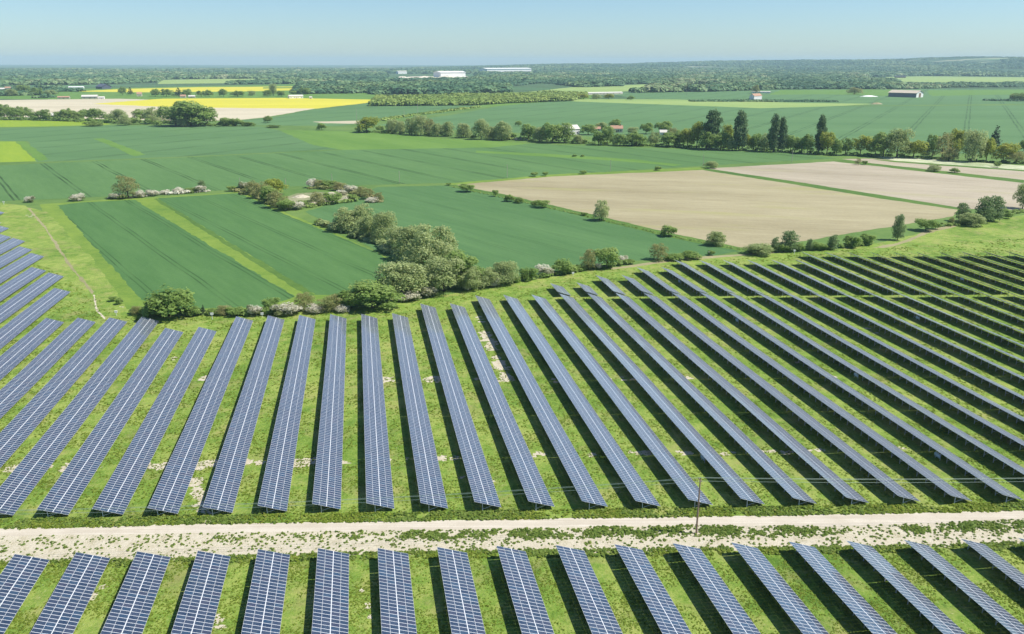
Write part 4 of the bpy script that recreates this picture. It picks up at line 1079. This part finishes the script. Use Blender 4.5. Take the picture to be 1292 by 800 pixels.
def solar_table(x, y0, y1, label, group):
    """tilted table: four modules up the slope, posts every 3.2 m on the high side, y0 the near end"""
    n = max(4, int(round((y1 - y0) / MOD_P)))
    root = tag(empty('solar_table', (x, y0, 0)), label, 'solar table', group)
    tilt = TILT + random.uniform(-0.004, 0.004)
    ct, st = math.cos(tilt), math.sin(tilt)
    sngl, bulk = [], []
    cand = []
    ygap = 0.0
    for j in range(n):
        if j and j % 26 == 0:
            ygap += 0.10
        yy = (j + 0.5) * MOD_P + ygap
        dz = sag(x, y0 + yy)
        slope = (sag(x, y0 + yy + 0.5) - sag(x, y0 + yy - 0.5))
        for i in range(4):
            sc = SLOTS[i] + MOD_W / 2
            lx, lz = sc * ct, EDGE_Z - sc * st + dz
            u, v = pix(x + lx, y0 + yy, lz)
            cand.append((v if in_frame(u, v) else -1e6, lx, yy, lz, slope))
    cand.sort(key=lambda c: -c[0])
    for q, c in enumerate(cand):
        (sngl if (q < 100 and c[0] > 470) else bulk).append(c)
    for (_, lx, yy, lz, sl_) in sngl:
        o = link('solar_panel', random.choice(MODS), root, (lx, yy, lz))
        o.rotation_euler = (sl_, tilt + random.gauss(0, 0.0025), 0)
    if bulk:
        b = np.array([c[1:] for c in bulk])
        k = len(b)
        lo = MV.copy()
        ang = tilt + rng.normal(0, 0.0015, k)
        X = lo[None, :, 0] * np.cos(ang)[:, None] + lo[None, :, 2] * np.sin(ang)[:, None]
        Z_ = -lo[None, :, 0] * np.sin(ang)[:, None] + lo[None, :, 2] * np.cos(ang)[:, None]
        Y = np.repeat(lo[None, :, 1], k, axis=0)
        Z_ = Z_ + Y * b[:, 3][:, None]
        V = np.stack([X + b[:, 0][:, None], Y + b[:, 1][:, None], Z_ + b[:, 2][:, None]], axis=2).reshape(-1, 3)
        F_ = (MF[None] + (np.arange(k) * len(MV))[:, None, None]).reshape(-1, 4)
        tn = np.repeat(rng.uniform(0, 1, k), len(MF))
        o = link('solar_panels', mesh_np('solar_panels', V, F_, MODMATS, np.tile(MM, k), tn), root)
        o['kind'] = 'stuff'
    # purlins and rafters under the modules
    fr = MB()
    ns = max(2, int(n * MOD_P / 12))
    L = n * MOD_P + ygap
    for s in (0.12, 0.38, 0.62, 0.88):
        for q in range(ns):
            a, b = q / ns * L, (q + 1) / ns * L
            fr.bar((s * W_SL * ct, a, EDGE_Z - s * W_SL * st - 0.095 + sag(x, y0 + a)), (s * W_SL * ct, b, EDGE_Z - s * W_SL * st - 0.095 + sag(x, y0 + b)), 0.05, 0.09)
    np_ = max(2, int(L / 3.25))
    ys = [0.35 + (L - 0.7) * q / (np_ - 1) for q in range(np_)]
    for yy in ys:
        d = sag(x, y0 + yy)
        fr.bar((0.10 * W_SL * ct, yy, EDGE_Z - 0.10 * W_SL * st - 0.19 + d), (0.90 * W_SL * ct, yy, EDGE_Z - 0.90 * W_SL * st - 0.19 + d), 0.06, 0.10)
    fr.build('rail_frame', M['steel'], root)
    # strip that covers the gap between the second and third module
    cs = MB()
    for q in range(ns):
        a, b = q / ns * L, (q + 1) / ns * L
        s = 2 * MOD_W + 0.08
        cs.bar((s * ct, a, EDGE_Z - s * st - 0.025 + sag(x, y0 + a)), (s * ct, b, EDGE_Z - s * st - 0.025 + sag(x, y0 + b)), 0.10, 0.02, up=(st, 0, ct))
    cs.build('cover_strip', M['alu'], root)
    hid = MB()
    for q, yy in enumerate(ys):
        pxx = 0.30 * W_SL * ct
        u, v = pix(x + pxx, y0 + yy, 1.0)
        d = sag(x, y0 + yy)
        show = in_frame(u, v, 4) and ((x > 20 and v < 1e9) or q < 2)
        if show:
            p = link('post', POST, root, (pxx, yy, 0))
            p.scale = (1, 1, 1 + d / (EDGE_Z - 0.3 * W_SL * ST - 0.2))
            if v > 400:
                link('brace', BRACE, p)
            else:
                hid.bar((pxx + 0.075, yy, 0.55), (0.66 * W_SL * ct, yy, EDGE_Z - 0.66 * W_SL * st - 0.2), 0.07)
        else:
            hid.box(pxx - 0.075, pxx + 0.075, yy - 0.05, yy + 0.05, -0.01, EDGE_Z - 0.3 * W_SL * st - 0.2 + d)
            hid.bar((pxx + 0.075, yy, 0.55), (0.66 * W_SL * ct, yy, EDGE_Z - 0.66 * W_SL * st - 0.2), 0.07)
    if hid.n:
        hid.build('posts', M['steel'], root)['kind'] = 'stuff'
    return root


Y_NEAR = {1: 175.2, 2: 173.2, 3: 171.3, 4: 169.5, 5: 167.9, 6: 166.2, 7: 164.1, 8: 162.0, 9: 160.1, 10: 158.0, 11: 156.0, 12: 154.0, 13: 152.3, 14: 150.5, 15: 148.7, 16: 146.6, 17: 144.8, 18: 142.9}
Y_FAR = {-3: 327.5, -2: 325.3, -1: 323.5, 0: 321.9, 1: 306.0, 2: 304.5, 3: 316.3, 4: 315.0, 5: 313.5, 6: 312.3, 7: 310.4, 8: 308.6, 9: 319.8, 10: 318.2, 11: 328.6, 12: 327.0, 13: 326.2, 14: 325.0, 15: 323.1, 16: 321.2}
for k in range(17, 31):
    Y_FAR[k] = 321.2 - 2.0 * (k - 16)
# tables running out of the frame on the left: their far ends step back towards the hedge
LEFT_TOP = {-4: (69, 364), -5: (62, 344.4), -6: (41, 337), -7: (38, 319), -8: (23, 311), -9: (20, 300), -10: (4, 295.4), -11: (3, 284), -12: (-8, 277), -13: (-3, 265)}
for k, (u, v) in LEFT_TOP.items():
    Y_FAR[k] = at(u, v, EDGE_Z)[1]
Y_END = {14: 342.5, 15: 342.2, 16: 351.9, 17: 350.5, 18: 364.0, 19: 362.3, 20: 375.5, 21: 373.0, 22: 371.2, 23: 369.0, 24: 367.0, 25: 365.3, 26: 379.9, 27: 377.4, 28: 375.3,
         29: 373.3, 30: 371.3, 31: 369.0, 32: 367.0, 33: 365.1, 34: 363.3, 35: 361.6}
Y_FRONT = [157.1, 155.4, 153.6, 151.7, 149.9, 147.9, 145.7, 143.7, 141.7, 139.8, 137.8, 135.9, 134.0, 132.3, 130.4, 128.4, 126.5, 124.6]

order = sorted(Y_FAR)
n_left = [k for k in order if k < 0]
for k in order:
    x = X0_MAIN + k * PITCH_ROW
    if k < 0:
        y0 = max(150.0, 177.2 + (-k) * 2.0 - 0.0) if k > -5 else 190.0 - 4 * k
        lab = f"long solar table cut by the left edge, {ordinal(n_left.index(k) + 1)} from the top"
    else:
        y0 = Y_NEAR.get(k, 177.2 - 2.0 * k if k < 1 else 142.9 - 1.95 * (k - 18))
        if k <= 19:
            lab = f"long solar table behind the chalk track, {ordinal(k + 1)} near end from the left"
        else:
            lab = f"solar table on the near side of the grass gap, {ordinal(31 - k)} from the right"
    solar_table(x, y0, Y_FAR[k], lab, 'long solar tables behind the chalk track')
for k in sorted(Y_END):
    x = X0_MAIN + k * PITCH_ROW
    ys = Y_FAR[k] + 3.6 if k in Y_FAR else 296.0 - 2.0 * (k - 30)
    lab = f"solar table beyond the grass gap, {ordinal(k - 13)} far end from the left along the boundary"
    solar_table(x, ys, Y_END[k], lab, 'solar tables beyond the grass gap')
for k, yf in enumerate(Y_FRONT):
    x = X0_FRONT + k * PITCH_ROW
    lab = f"solar table in front of the chalk track, {ordinal(k + 1)} from the left"
    y_cut = 88.0 if k < 10 else 80.0 if k < 14 else 66.0
    n = int(round((yf - y_cut) / MOD_P))
    solar_table(x, yf - n * MOD_P, yf, lab, 'solar tables in front of the chalk track')

# inverter cabinets hung on the posts under the tables
for i, (u, v, where) in enumerate([(1186, 574, 'near the right edge'), (1082, 473, 'in mid-slope of the right-hand tables'), (927, 404, 'just below the grass gap'), (1155, 401, 'far right'),
                                   (1050, 352, 'beyond the grass gap'), (1211, 352, 'beyond the grass gap at right'), (887, 577, 'close to the timber pole'), (437 + 416, 355, 'at the far end'), (614, 402, 'beside the chalk trench')]):
    x, y = at(u, v, 1.2)
    k = round((x - 1.2 - X0_MAIN) / PITCH_ROW)
    x = X0_MAIN + k * PITCH_ROW + 1.0
    root = tag(empty('inverter_cabinet', (x, y, 0)), f"pale blue inverter cabinet hung under a solar table {where}", 'inverter', 'inverter cabinets under the tables')
    mb = MB()
    for q in (-0.9, 0.9):
        mb.box(0.02, 0.10, q - 0.05, q + 0.05, -0.01, 1.9)
    mb.box(0.0, 0.12, -1.0, 1.0, 1.66, 1.74)
    mb.box(0.0, 0.12, -1.0, 1.0, 0.62, 0.70)
    mb.build('stand', M['steel'], root)
    for q in (-0.55, 0.55):
        mb = MB()
        mb.box(-0.30, -0.005, q - 0.46, q + 0.46, 0.75, 1.62)
        c_ = mb.build('cabinet', M['inv'], root)
        mb = MB()
        for z in (0.82, 0.90, 0.98):
            mb.box(-0.315, -0.302, q - 0.36, q + 0.36, z, z + 0.04)
        mb.build('vent', M['invdark'], c_)

# ------------------------------------------------------------------ poles and wires
def pole(u, v, h, label, name='utility_pole', arm=1.6, r=0.14, mat='wood', yaw=0.0, group=None):
    x, y = at(u, v)
    root = tag(empty(name, (x, y, 0), yaw), label, 'utility pole', group)
    mb = MB()
    lean = random.uniform(-0.01, 0.01)
    mb.tube([(0, 0, -0.05), (lean * h * 0.5, 0, h * 0.5), (lean * h, 0, h)], [r, r * 0.85, r * 0.65], 8)
    mb.build('shaft', M[mat], root)
    if arm:
        mb = MB()
        mb.box(lean * h - 0.06, lean * h + 0.06, -arm / 2, arm / 2, h - 0.42, h - 0.28)
        mb.bar((lean * h, 0.1, h - 1.1), (lean * h, arm * 0.4, h - 0.42), 0.05)
        mb.build('crossarm', M[mat], root)
        for q in (-arm / 2 + 0.08, 0, arm / 2 - 0.08):
            mb = MB()
            z0 = h - 0.285 if q else h - 0.01
            mb.tube([(lean * h, q, z0), (lean * h, q, z0 + 0.12), (lean * h, q, z0 + 0.24)], [0.05, 0.07, 0.03], 7)
            mb.build('insulator', M['insul'], root)
    return x, y


PX, PY = pole(878.5, 673, 13.6, 'dark weathered timber pole standing in the weeds beside the chalk track', arm=1.8, r=0.21)
# three conductors crossing the whole frame over the near ends of the tables
NEXT_L = (PX - 190.0, PY + 21.0)
NEXT_R = (PX + 190.0, PY - 26.0)
for qi, q in enumerate((-0.82, 0.0, 0.82)):
    mb = MB()
    for (ex, ey) in (NEXT_L, NEXT_R):
        pts = []
        for s in np.linspace(0, 1, 40):
            z = 13.5 + (0.25 if qi == 1 else -0.05) - 4 * 2.2 * s * (1 - s)
            pts.append((PX + (ex - PX) * s, PY + q + (ey - PY) * s, z))
        mb.tube(pts, [0.024] * 40, 5)
    o = mb.build('power_line', M['wire'])
    tag(o, ['overhead wire nearest the camera strung from the timber pole', 'middle overhead wire strung over the top of the timber pole', 'overhead wire farthest back strung from the timber pole'][qi], 'overhead wire')

for i, (u, v, hpx, wh) in enumerate([(504, 230, 13, 'above the willow clump'), (640, 223.5, 15, 'at the corner of the ploughed field'), (770, 216, 13, 'along the grass margin of the plough'), (887, 210, 14, 'beside the bushy willow on the margin'),
                                     (999, 205, 15, 'in front of the poplars'), (361, 239, 13, 'behind the yellow-green tree of the chalk pit'), (303, 234, 9, 'at the west end of the chalk pit'), (419, 229, 9, 'behind the chalk pit'), (176, 247, 13, 'beside the olive shrub on the field edge'),
                                     (450, 151, 13, 'by the pale farm track'), (527, 143, 13, 'by the field hedge below the plantation'), (510, 149, 9, 'just above the long tree line'), (866, 120, 7, 'in front of the distant wood')]):
    x, y = at(u, v)
    pole(u, v, hpx / px_per_m(x, y) * 1.05, f"thin pale field pole {wh}", 'field_pole', arm=1.4, r=0.16 + np.hypot(x, y) / 9000, mat='palewood', yaw=0.4, group='thin poles crossing the fields')

# small white boundary markers
for u, v, h, wh in [(268, 403, 1.9, 'below the hedge near the left-hand tables'), (147, 398, 1.2, 'at the foot of the big round hedge tree'), (331, 400, 1.0, 'below the blossoming hedge'), (895, 322, 1.3, 'at the hedge end by the ploughed field'), (1002, 321, 1.7, 'in front of the young trees'), (5, 258, 1.5, 'at the top of the footpath'), (723, 348, 1.0, 'below the green hedge bush')]:
    x, y = at(u, v)
    root = tag(empty('marker_post', (x, y, 0)), f"small white boundary marker {wh}", 'marker post', 'white boundary markers')
    mb = MB(); mb.box(-0.10, 0.10, -0.10, 0.10, -0.01, h); mb.build('stake', M['whitepaint'], root)
    mb = MB(); mb.box(-0.55, 0.55, -0.16, 0.16, h, h + 0.75); mb.box(-0.62, 0.62, -0.2, 0.2, h + 0.75, h + 0.81); mb.build('marker_board', M['whitepaint'], root)

# ------------------------------------------------------------------ farm buildings
def building(u, v, L, D, H, RH, yaw, wall, roof, label, name='farmhouse', cat='house', windows=3, door=True, big_door=None, open_front=None, group=None, chimney=False):
    """gabled building, long side towards the camera, foot of the front wall at the surveyed point"""
    x, y = at(u, v)
    root = tag(empty(name, (x, y, 0), yaw), label, cat, group)
    mb = MB()
    mb.box(-L / 2, L / 2, 0, D, -0.05, H)
    g = [(-L / 2, 0, H), (-L / 2, D, H), (-L / 2, D / 2, H + RH - 0.05), (-L / 2, D / 2, H + RH - 0.05)]
    for sx in (-L / 2, L / 2):
        vs = [(sx, 0, H), (sx, D, H), (sx, D / 2, H + RH - 0.02)]
        mb.v.append(np.array(vs + [(sx, D / 2, H + RH - 0.02)])); mb.f.append(np.array([[0, 1, 2, 3]]) + mb.n); mb.m.append(np.zeros(1)); mb.n += 4
    mb.build('wall', M[wall], root)
    rf = MB()
    o = max(0.5, 0.04 * D)
    for (ya, yb) in ((-o, D / 2), (D + o, D / 2)):
        za = H - o * RH / (D / 2)
        t_ = 0.25
        a = [(-L / 2 - o, ya, za + 0.02), (L / 2 + o, ya, za + 0.02), (L / 2 + o, yb, H + RH + 0.02), (-L / 2 - o, yb, H + RH + 0.02)]
        rf.add(a + [(p[0], p[1], p[2] + t_) for p in a], BOXF)
    r_ = rf.build('roof', M[roof], root)
    if chimney:
        mb = MB(); mb.box(L * 0.28, L * 0.28 + 1.4, D / 2 - 0.7, D / 2 + 0.7, H + RH - 0.6, H + RH + 2.0); mb.build('chimney', M['terracotta'], r_)
    if door:
        mb = MB(); mb.box(-0.9, 0.9, -0.12, 0.02, 0, min(H * 0.7, 3.0)); mb.build('door', M['brown'], root)
    for q in range(windows):
        wx = -L / 2 + L * (q + 0.5) / windows
        if door and abs(wx) < 1.8:
            wx += 2.6
        z0 = min(H * 0.35, 1.5)
        mb = MB(); mb.box(wx - 0.9, wx + 0.9, -0.10, 0.02, z0, z0 + min(2.0, H * 0.4)); w_ = mb.build('window', M['winglass'], root)
        mb = MB(); mb.box(wx - 1.1, wx + 1.1, -0.18, -0.11, z0 - 0.2, z0); mb.build('sill', M['stone'], w_)
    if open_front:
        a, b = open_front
        mb = MB(); mb.box(-L / 2 + a * L, -L / 2 + b * L, -0.25, 0.02, 0, H * 0.92); mb.build('shade_panel', M['darkopen'], root)  # dark panel standing in for the shade of the open side
    if big_door:
        mb = MB(); mb.box(L / 2 - 0.02, L / 2 + 0.2, D * big_door[0], D * big_door[1], 0, H * 0.95); mb.build('barn_door', M['brown'], root)
    return root


TOY = -YAW
building(956, 127.6, 36, 15, 14, 5.5, 0.5, 'whitepaint', 'terracotta', 'white house with an orange tiled roof standing alone in the far wheat', windows=3, chimney=True)
building(960, 117.5, 62, 10, 4.5, 1.5, -0.44, 'whitepaint', 'sheet', 'long low white shed behind the orange-roofed white house', 'farm_shed', 'shed', 4)
building(1138, 122.6, 84, 50, 13, 7, -1.02, 'whitepaint', 'tanroof', 'big barn with a pale roof, dark open side and white gable end', 'barn', 'barn', 0, False, (0.35, 0.65), (0.0, 0.99))
building(722, 170, 26, 15, 8, 5, 0.35, 'whitepaint', 'sheet', 'pale-roofed white farm building among the trees of the long tree line', 'farm_building', 'barn', 3)
building(778, 167, 18, 11, 5.5, 4, -0.25, 'cream', 'terracotta', 'cream farmhouse with an orange tiled roof behind the tree line', windows=3, chimney=True)
building(753, 166, 11, 8, 4, 2.8, -0.25, 'cream', 'terracotta', 'small cream outbuilding between white barn and orange-roofed farmhouse', 'outbuilding', 'shed', 1)
building(837, 171, 10, 7, 4.5, 3, -0.25, 'whitepaint', 'sheet', 'little white cottage under the dark tree of the tree line', 'cottage', 'house', 1)
building(70, 149, 15, 9, 5, 4, -0.0, 'stone', 'sheet', 'grey-roofed stone house half hidden in the dense belt', windows=2)
building(125, 112.3, 30, 46, 9, 9, -0.5, 'slate', 'slate', 'dark blue barn with a steep roof beyond the far rape strip', 'barn', 'barn', 0, True)
building(96, 112.2, 52, 18, 6.5, 2.5, 0.1, 'whitepaint', 'whitepaint', 'long white shed left of the dark blue barn', 'farm_shed', 'shed', 5)
building(3, 114.5, 14, 10, 6, 4, 0.2, 'whitepaint', 'sheet', 'white house at the left edge among the far trees', windows=2)
building(10, 113, 18, 10, 6, 4, 0.2, 'cream', 'terracotta', 'cream house with tiled roof near the left edge among the far trees', windows=2)
building(80, 124.6, 30, 14, 4, 2.5, 0.1, 'stone', 'terracotta', 'low stone shed with brown roof at the far side of the stubble', 'farm_shed', 'shed', 3)
building(113, 124.6, 40, 20, 6, 4, 0.1, 'stone', 'sheet', 'largest grey-roofed farm shed beside the stubble and rape', 'farm_shed', 'shed', 3)
building(128, 124.8, 15, 10, 4, 2.5, 0.1, 'whitepaint', 'sheet', 'small white shed next to the large grey farm shed', 'farm_shed', 'shed', 2)
building(176, 121.5, 14, 10, 7, 5, 0.15, 'cream', 'terracotta', 'cream house between the two rape fields', windows=2)
building(231, 123.4, 15, 9, 4.5, 4, 0.05, 'cream', 'terracotta', 'tiled cottage just behind the rape field', 'cottage', 'house', 2)
building(242, 123.4, 18, 9, 4, 3, 0.05, 'stone', 'sheet', 'grey-roofed cottage just behind the rape field', 'cottage', 'house', 2)
building(374, 124.0, 40, 18, 6, 3, 0.3, 'whitepaint', 'sheet', 'white shed with pale roof at the corner of the rape field', 'farm_shed', 'shed', 4)
building(392, 124.6, 7, 6, 4, 2, -0.1, 'whitepaint', 'sheet', 'tiny white hut at the right end of the rape field', 'hut', 'shed', 1)
building(762, 119.2, 150, 16, 5, 2.5, 0.3, 'cream', 'sheet', 'very long low pale shed in front of the distant wood', 'farm_shed', 'shed', 6)
building(1136, 98.2, 70, 24, 9, 4, -0.5, 'brown', 'slate', 'brown long shed on the pale field in the far distance', 'farm_shed', 'shed', 4)
building(572, 97.2, 215, 90, 32, 8, 0.5, 'whitepaint', 'whitepaint', 'huge white warehouse beside the quarry in the far woods', 'warehouse', 'warehouse', 6)
building(643, 92.2, 560, 120, 40, 8, 0.5, 'whitepaint', 'whitepaint', 'very long white warehouse farthest away in the woods', 'warehouse', 'warehouse', 8)
building(508, 93.2, 90, 40, 20, 6, 0.5, 'whitepaint', 'sheet', 'small white warehouse left of the huge one in the woods', 'warehouse', 'warehouse', 3)


def heap(u, v, L, W, H, mat, label, name='spoil_heap'):
    x, y = at(u, v)
    n, m = 22, 7
    vs, fs = [], []
    for j in range(m + 1):
        for i in range(n):
            a, r = 2 * math.pi * i / n, 1 - j / m
            z = H * (1 - r * r) * random.uniform(0.8, 1.15) if j else -0.02
            vs.append((x + L / 2 * r * math.cos(a) * random.uniform(0.85, 1.1), y + W / 2 * r * math.sin(a) * random.uniform(0.85, 1.1), z))
    for j in range(m):
        for i in range(n):
            fs.append((j * n + i, j * n + (i + 1) % n, (j + 1) * n + (i + 1) % n, (j + 1) * n + i))
    tag(link(name, mesh_np(name, vs, fs, M[mat])), label, 'heap', 'spoil heaps')


heap(655, 176, 24, 10, 3.0, 'chalk', 'white rubble heap under the willows of the long tree line', 'rubble_heap')
heap(380, 249, 14, 8, 2.0, 'chalk', 'pale chalk heap in the middle of the chalk pit')
heap(418, 246, 10, 6, 2.2, 'chalk', 'white chalk heap at the back of the chalk pit')
heap(441, 251, 11, 7, 2.2, 'chalk', 'rounded chalk heap at the right of the chalk pit')
heap(392, 256, 9, 6, 1.4, 'chalk', 'low chalk heap at the front of the chalk pit')
heap(1106, 131.5, 34, 14, 4.0, 'plough', 'reddish earth heap below the big barn', 'earth_heap')
heap(1096, 122, 60, 14, 4.0, 'whitepaint', 'white bale heap left of the big barn', 'bale_heap')
for q, (u, v, L) in enumerate([(508, 100, 110), (535, 99.5, 140), (563, 99, 150)]):
    heap(u, v, L, 60, 16, 'cream', ['left of the three quarry heaps in the far woods', 'middle of the three quarry heaps in the far woods', 'right one of the three quarry heaps beside the white warehouse'][q], 'quarry_heap')

# ------------------------------------------------------------------ weeds and grass
def clumps(name, pts, size, quads, mat, hgt=0.5, up=0.5):
    """low leafy clumps; pts (n,2), size (n,)"""
    pts, size = np.asarray(pts), np.asarray(size)
    n = len(pts)
    d = rng.normal(size=(n, quads, 3))
    d /= np.linalg.norm(d, axis=2, keepdims=True)
    d[:, :, 2] = np.abs(d[:, :, 2])
    c = d * rng.uniform(0.3, 1.0, (n, quads, 1)) * np.stack([size / 2, size / 2, size * hgt], axis=1)[:, None, :]
    c[:, :, :2] += pts[:, None, :]
    c[:, :, 2] += 0.02
    nor = d * 0.4 + rng.normal(size=d.shape) * 0.3 + np.array([0, 0, up])
    v, f = leaf_quads(c.reshape(-1, 3), nor.reshape(-1, 3), np.repeat(size, quads) * rng.uniform(0.3, 0.65, n * quads))
    v[:, 2] = np.maximum(v[:, 2], 0.004)
    tn = np.clip(np.repeat(rng.uniform(0, 1, n), quads) * 0.7 + rng.uniform(0, 0.3, n * quads), 0, 1)
    return tag(link(name, mesh_np(name, v, f, M[mat], tint=tn)), kind='stuff')


def vnoise(x, y, s, seed):
    a = np.sin(x / s + seed) * np.sin(y / s * 1.3 + seed * 2.1) + 0.6 * np.sin(x / s * 2.3 + seed * 3.3) * np.sin(y / s * 2.9 + seed) + 0.4 * np.sin(x / s * 5.1 + 2 * seed) * np.sin(y / s * 4.7 + seed * 5)
    return a


def edge(line, u):
    a = sorted(line)
    return np.interp(u, [p[0] for p in a], [p[1] for p in a])


# weeds on the chalk apron: thick green band in its middle, thin elsewhere
W1, S1 = [], []
for _ in range(26000):
    u = random.uniform(-60, 1340)
    lo, hi = edge(TRACK_LO, u), edge(APRON_LO, u)
    s = random.random()
    v = lo + (hi - lo) * s
    dens = 0.05
    band = math.exp(-((s - 0.22) / 0.20) ** 2)
    strong = np.interp(u, [-60, 180, 280, 420, 520, 820, 1010, 1060, 1130, 1170, 1340], [0.10, 0.10, 0.25, 0.30, 0.9, 1.5, 1.3, 0.25, 0.3, 1.25, 1.2])
    x, y = at(u, v)
    nz = vnoise(x, y, 2.6, 1.3)
    dens += band * strong * (0.55 + 0.45 * nz)
    dens += 0.16 * max(0, vnoise(x, y, 1.7, 4.1))
    dens += 0.8 * max(0, (s - 0.86) / 0.14)
    if random.random() < dens * 0.75:
        W1.append((x, y)); S1.append(random.uniform(0.35, 0.95) * (0.7 + 0.5 * min(1.3, dens)))
clumps('track_weeds', W1, S1, 12, 'weed', 0.42)

# grass: tufts over the site, coarser farther away; a lush fringe by the track
W2, S2 = [], []
while len(W2) < 90000:
    u, v = random.uniform(-20, 1312), random.uniform(300, 830)
    if v < np.interp(u, [0, 160, 420, 560, 760, 1000, 1292], [300, 400, 393, 376, 342, 320, 300]):
        continue
    if edge(TRACK_UP, u) - 0.5 < v < edge(APRON_LO, u):
        continue
    x, y = at(u, v)
    if vnoise(x, y, 5.0, 2.2) * 1.3 + random.uniform(-1, 1) < -0.1:
        continue
    W2.append((x, y)); S2.append(random.uniform(0.22, 0.62) * (np.hypot(x, y) / 170.0) ** 0.7)
clumps('grass_tufts', W2, S2, 5, 'tuft', 0.30, 0.8)
W3, S3 = [], []
for _ in range(9000):
    u = random.uniform(-40, 1330)
    v = edge(TRACK_UP, u) - 12 * random.random() ** 1.2 + 0.6
    x, y = at(u, v)
    if vnoise(x, y, 4.0, 0.7) + random.uniform(-1, 1.2) > -0.1:
        W3.append((x, y)); S3.append(random.uniform(0.45, 1.05))
for _ in range(5200):
    u = random.uniform(-40, 1330)
    v = edge(APRON_LO, u) + 9 * random.random() - 2.5
    x, y = at(u, v)
    if vnoise(x, y, 3.0, 5.7) + random.uniform(-1, 1) > 0.0:
        W3.append((x, y)); S3.append(random.uniform(0.45, 1.0))
W3, S3 = np.array(W3), np.array(S3)
pick = vnoise(W3[:, 0], W3[:, 1], 9.0, 3.1) + rng.uniform(-0.9, 0.9, len(W3)) > 0.15
clumps('fringe_weeds', W3[pick], S3[pick], 10, 'weed', 0.5, 0.6)
clumps('fringe_grass', W3[~pick], S3[~pick] * 0.9, 8, 'tuft', 0.45, 0.7)
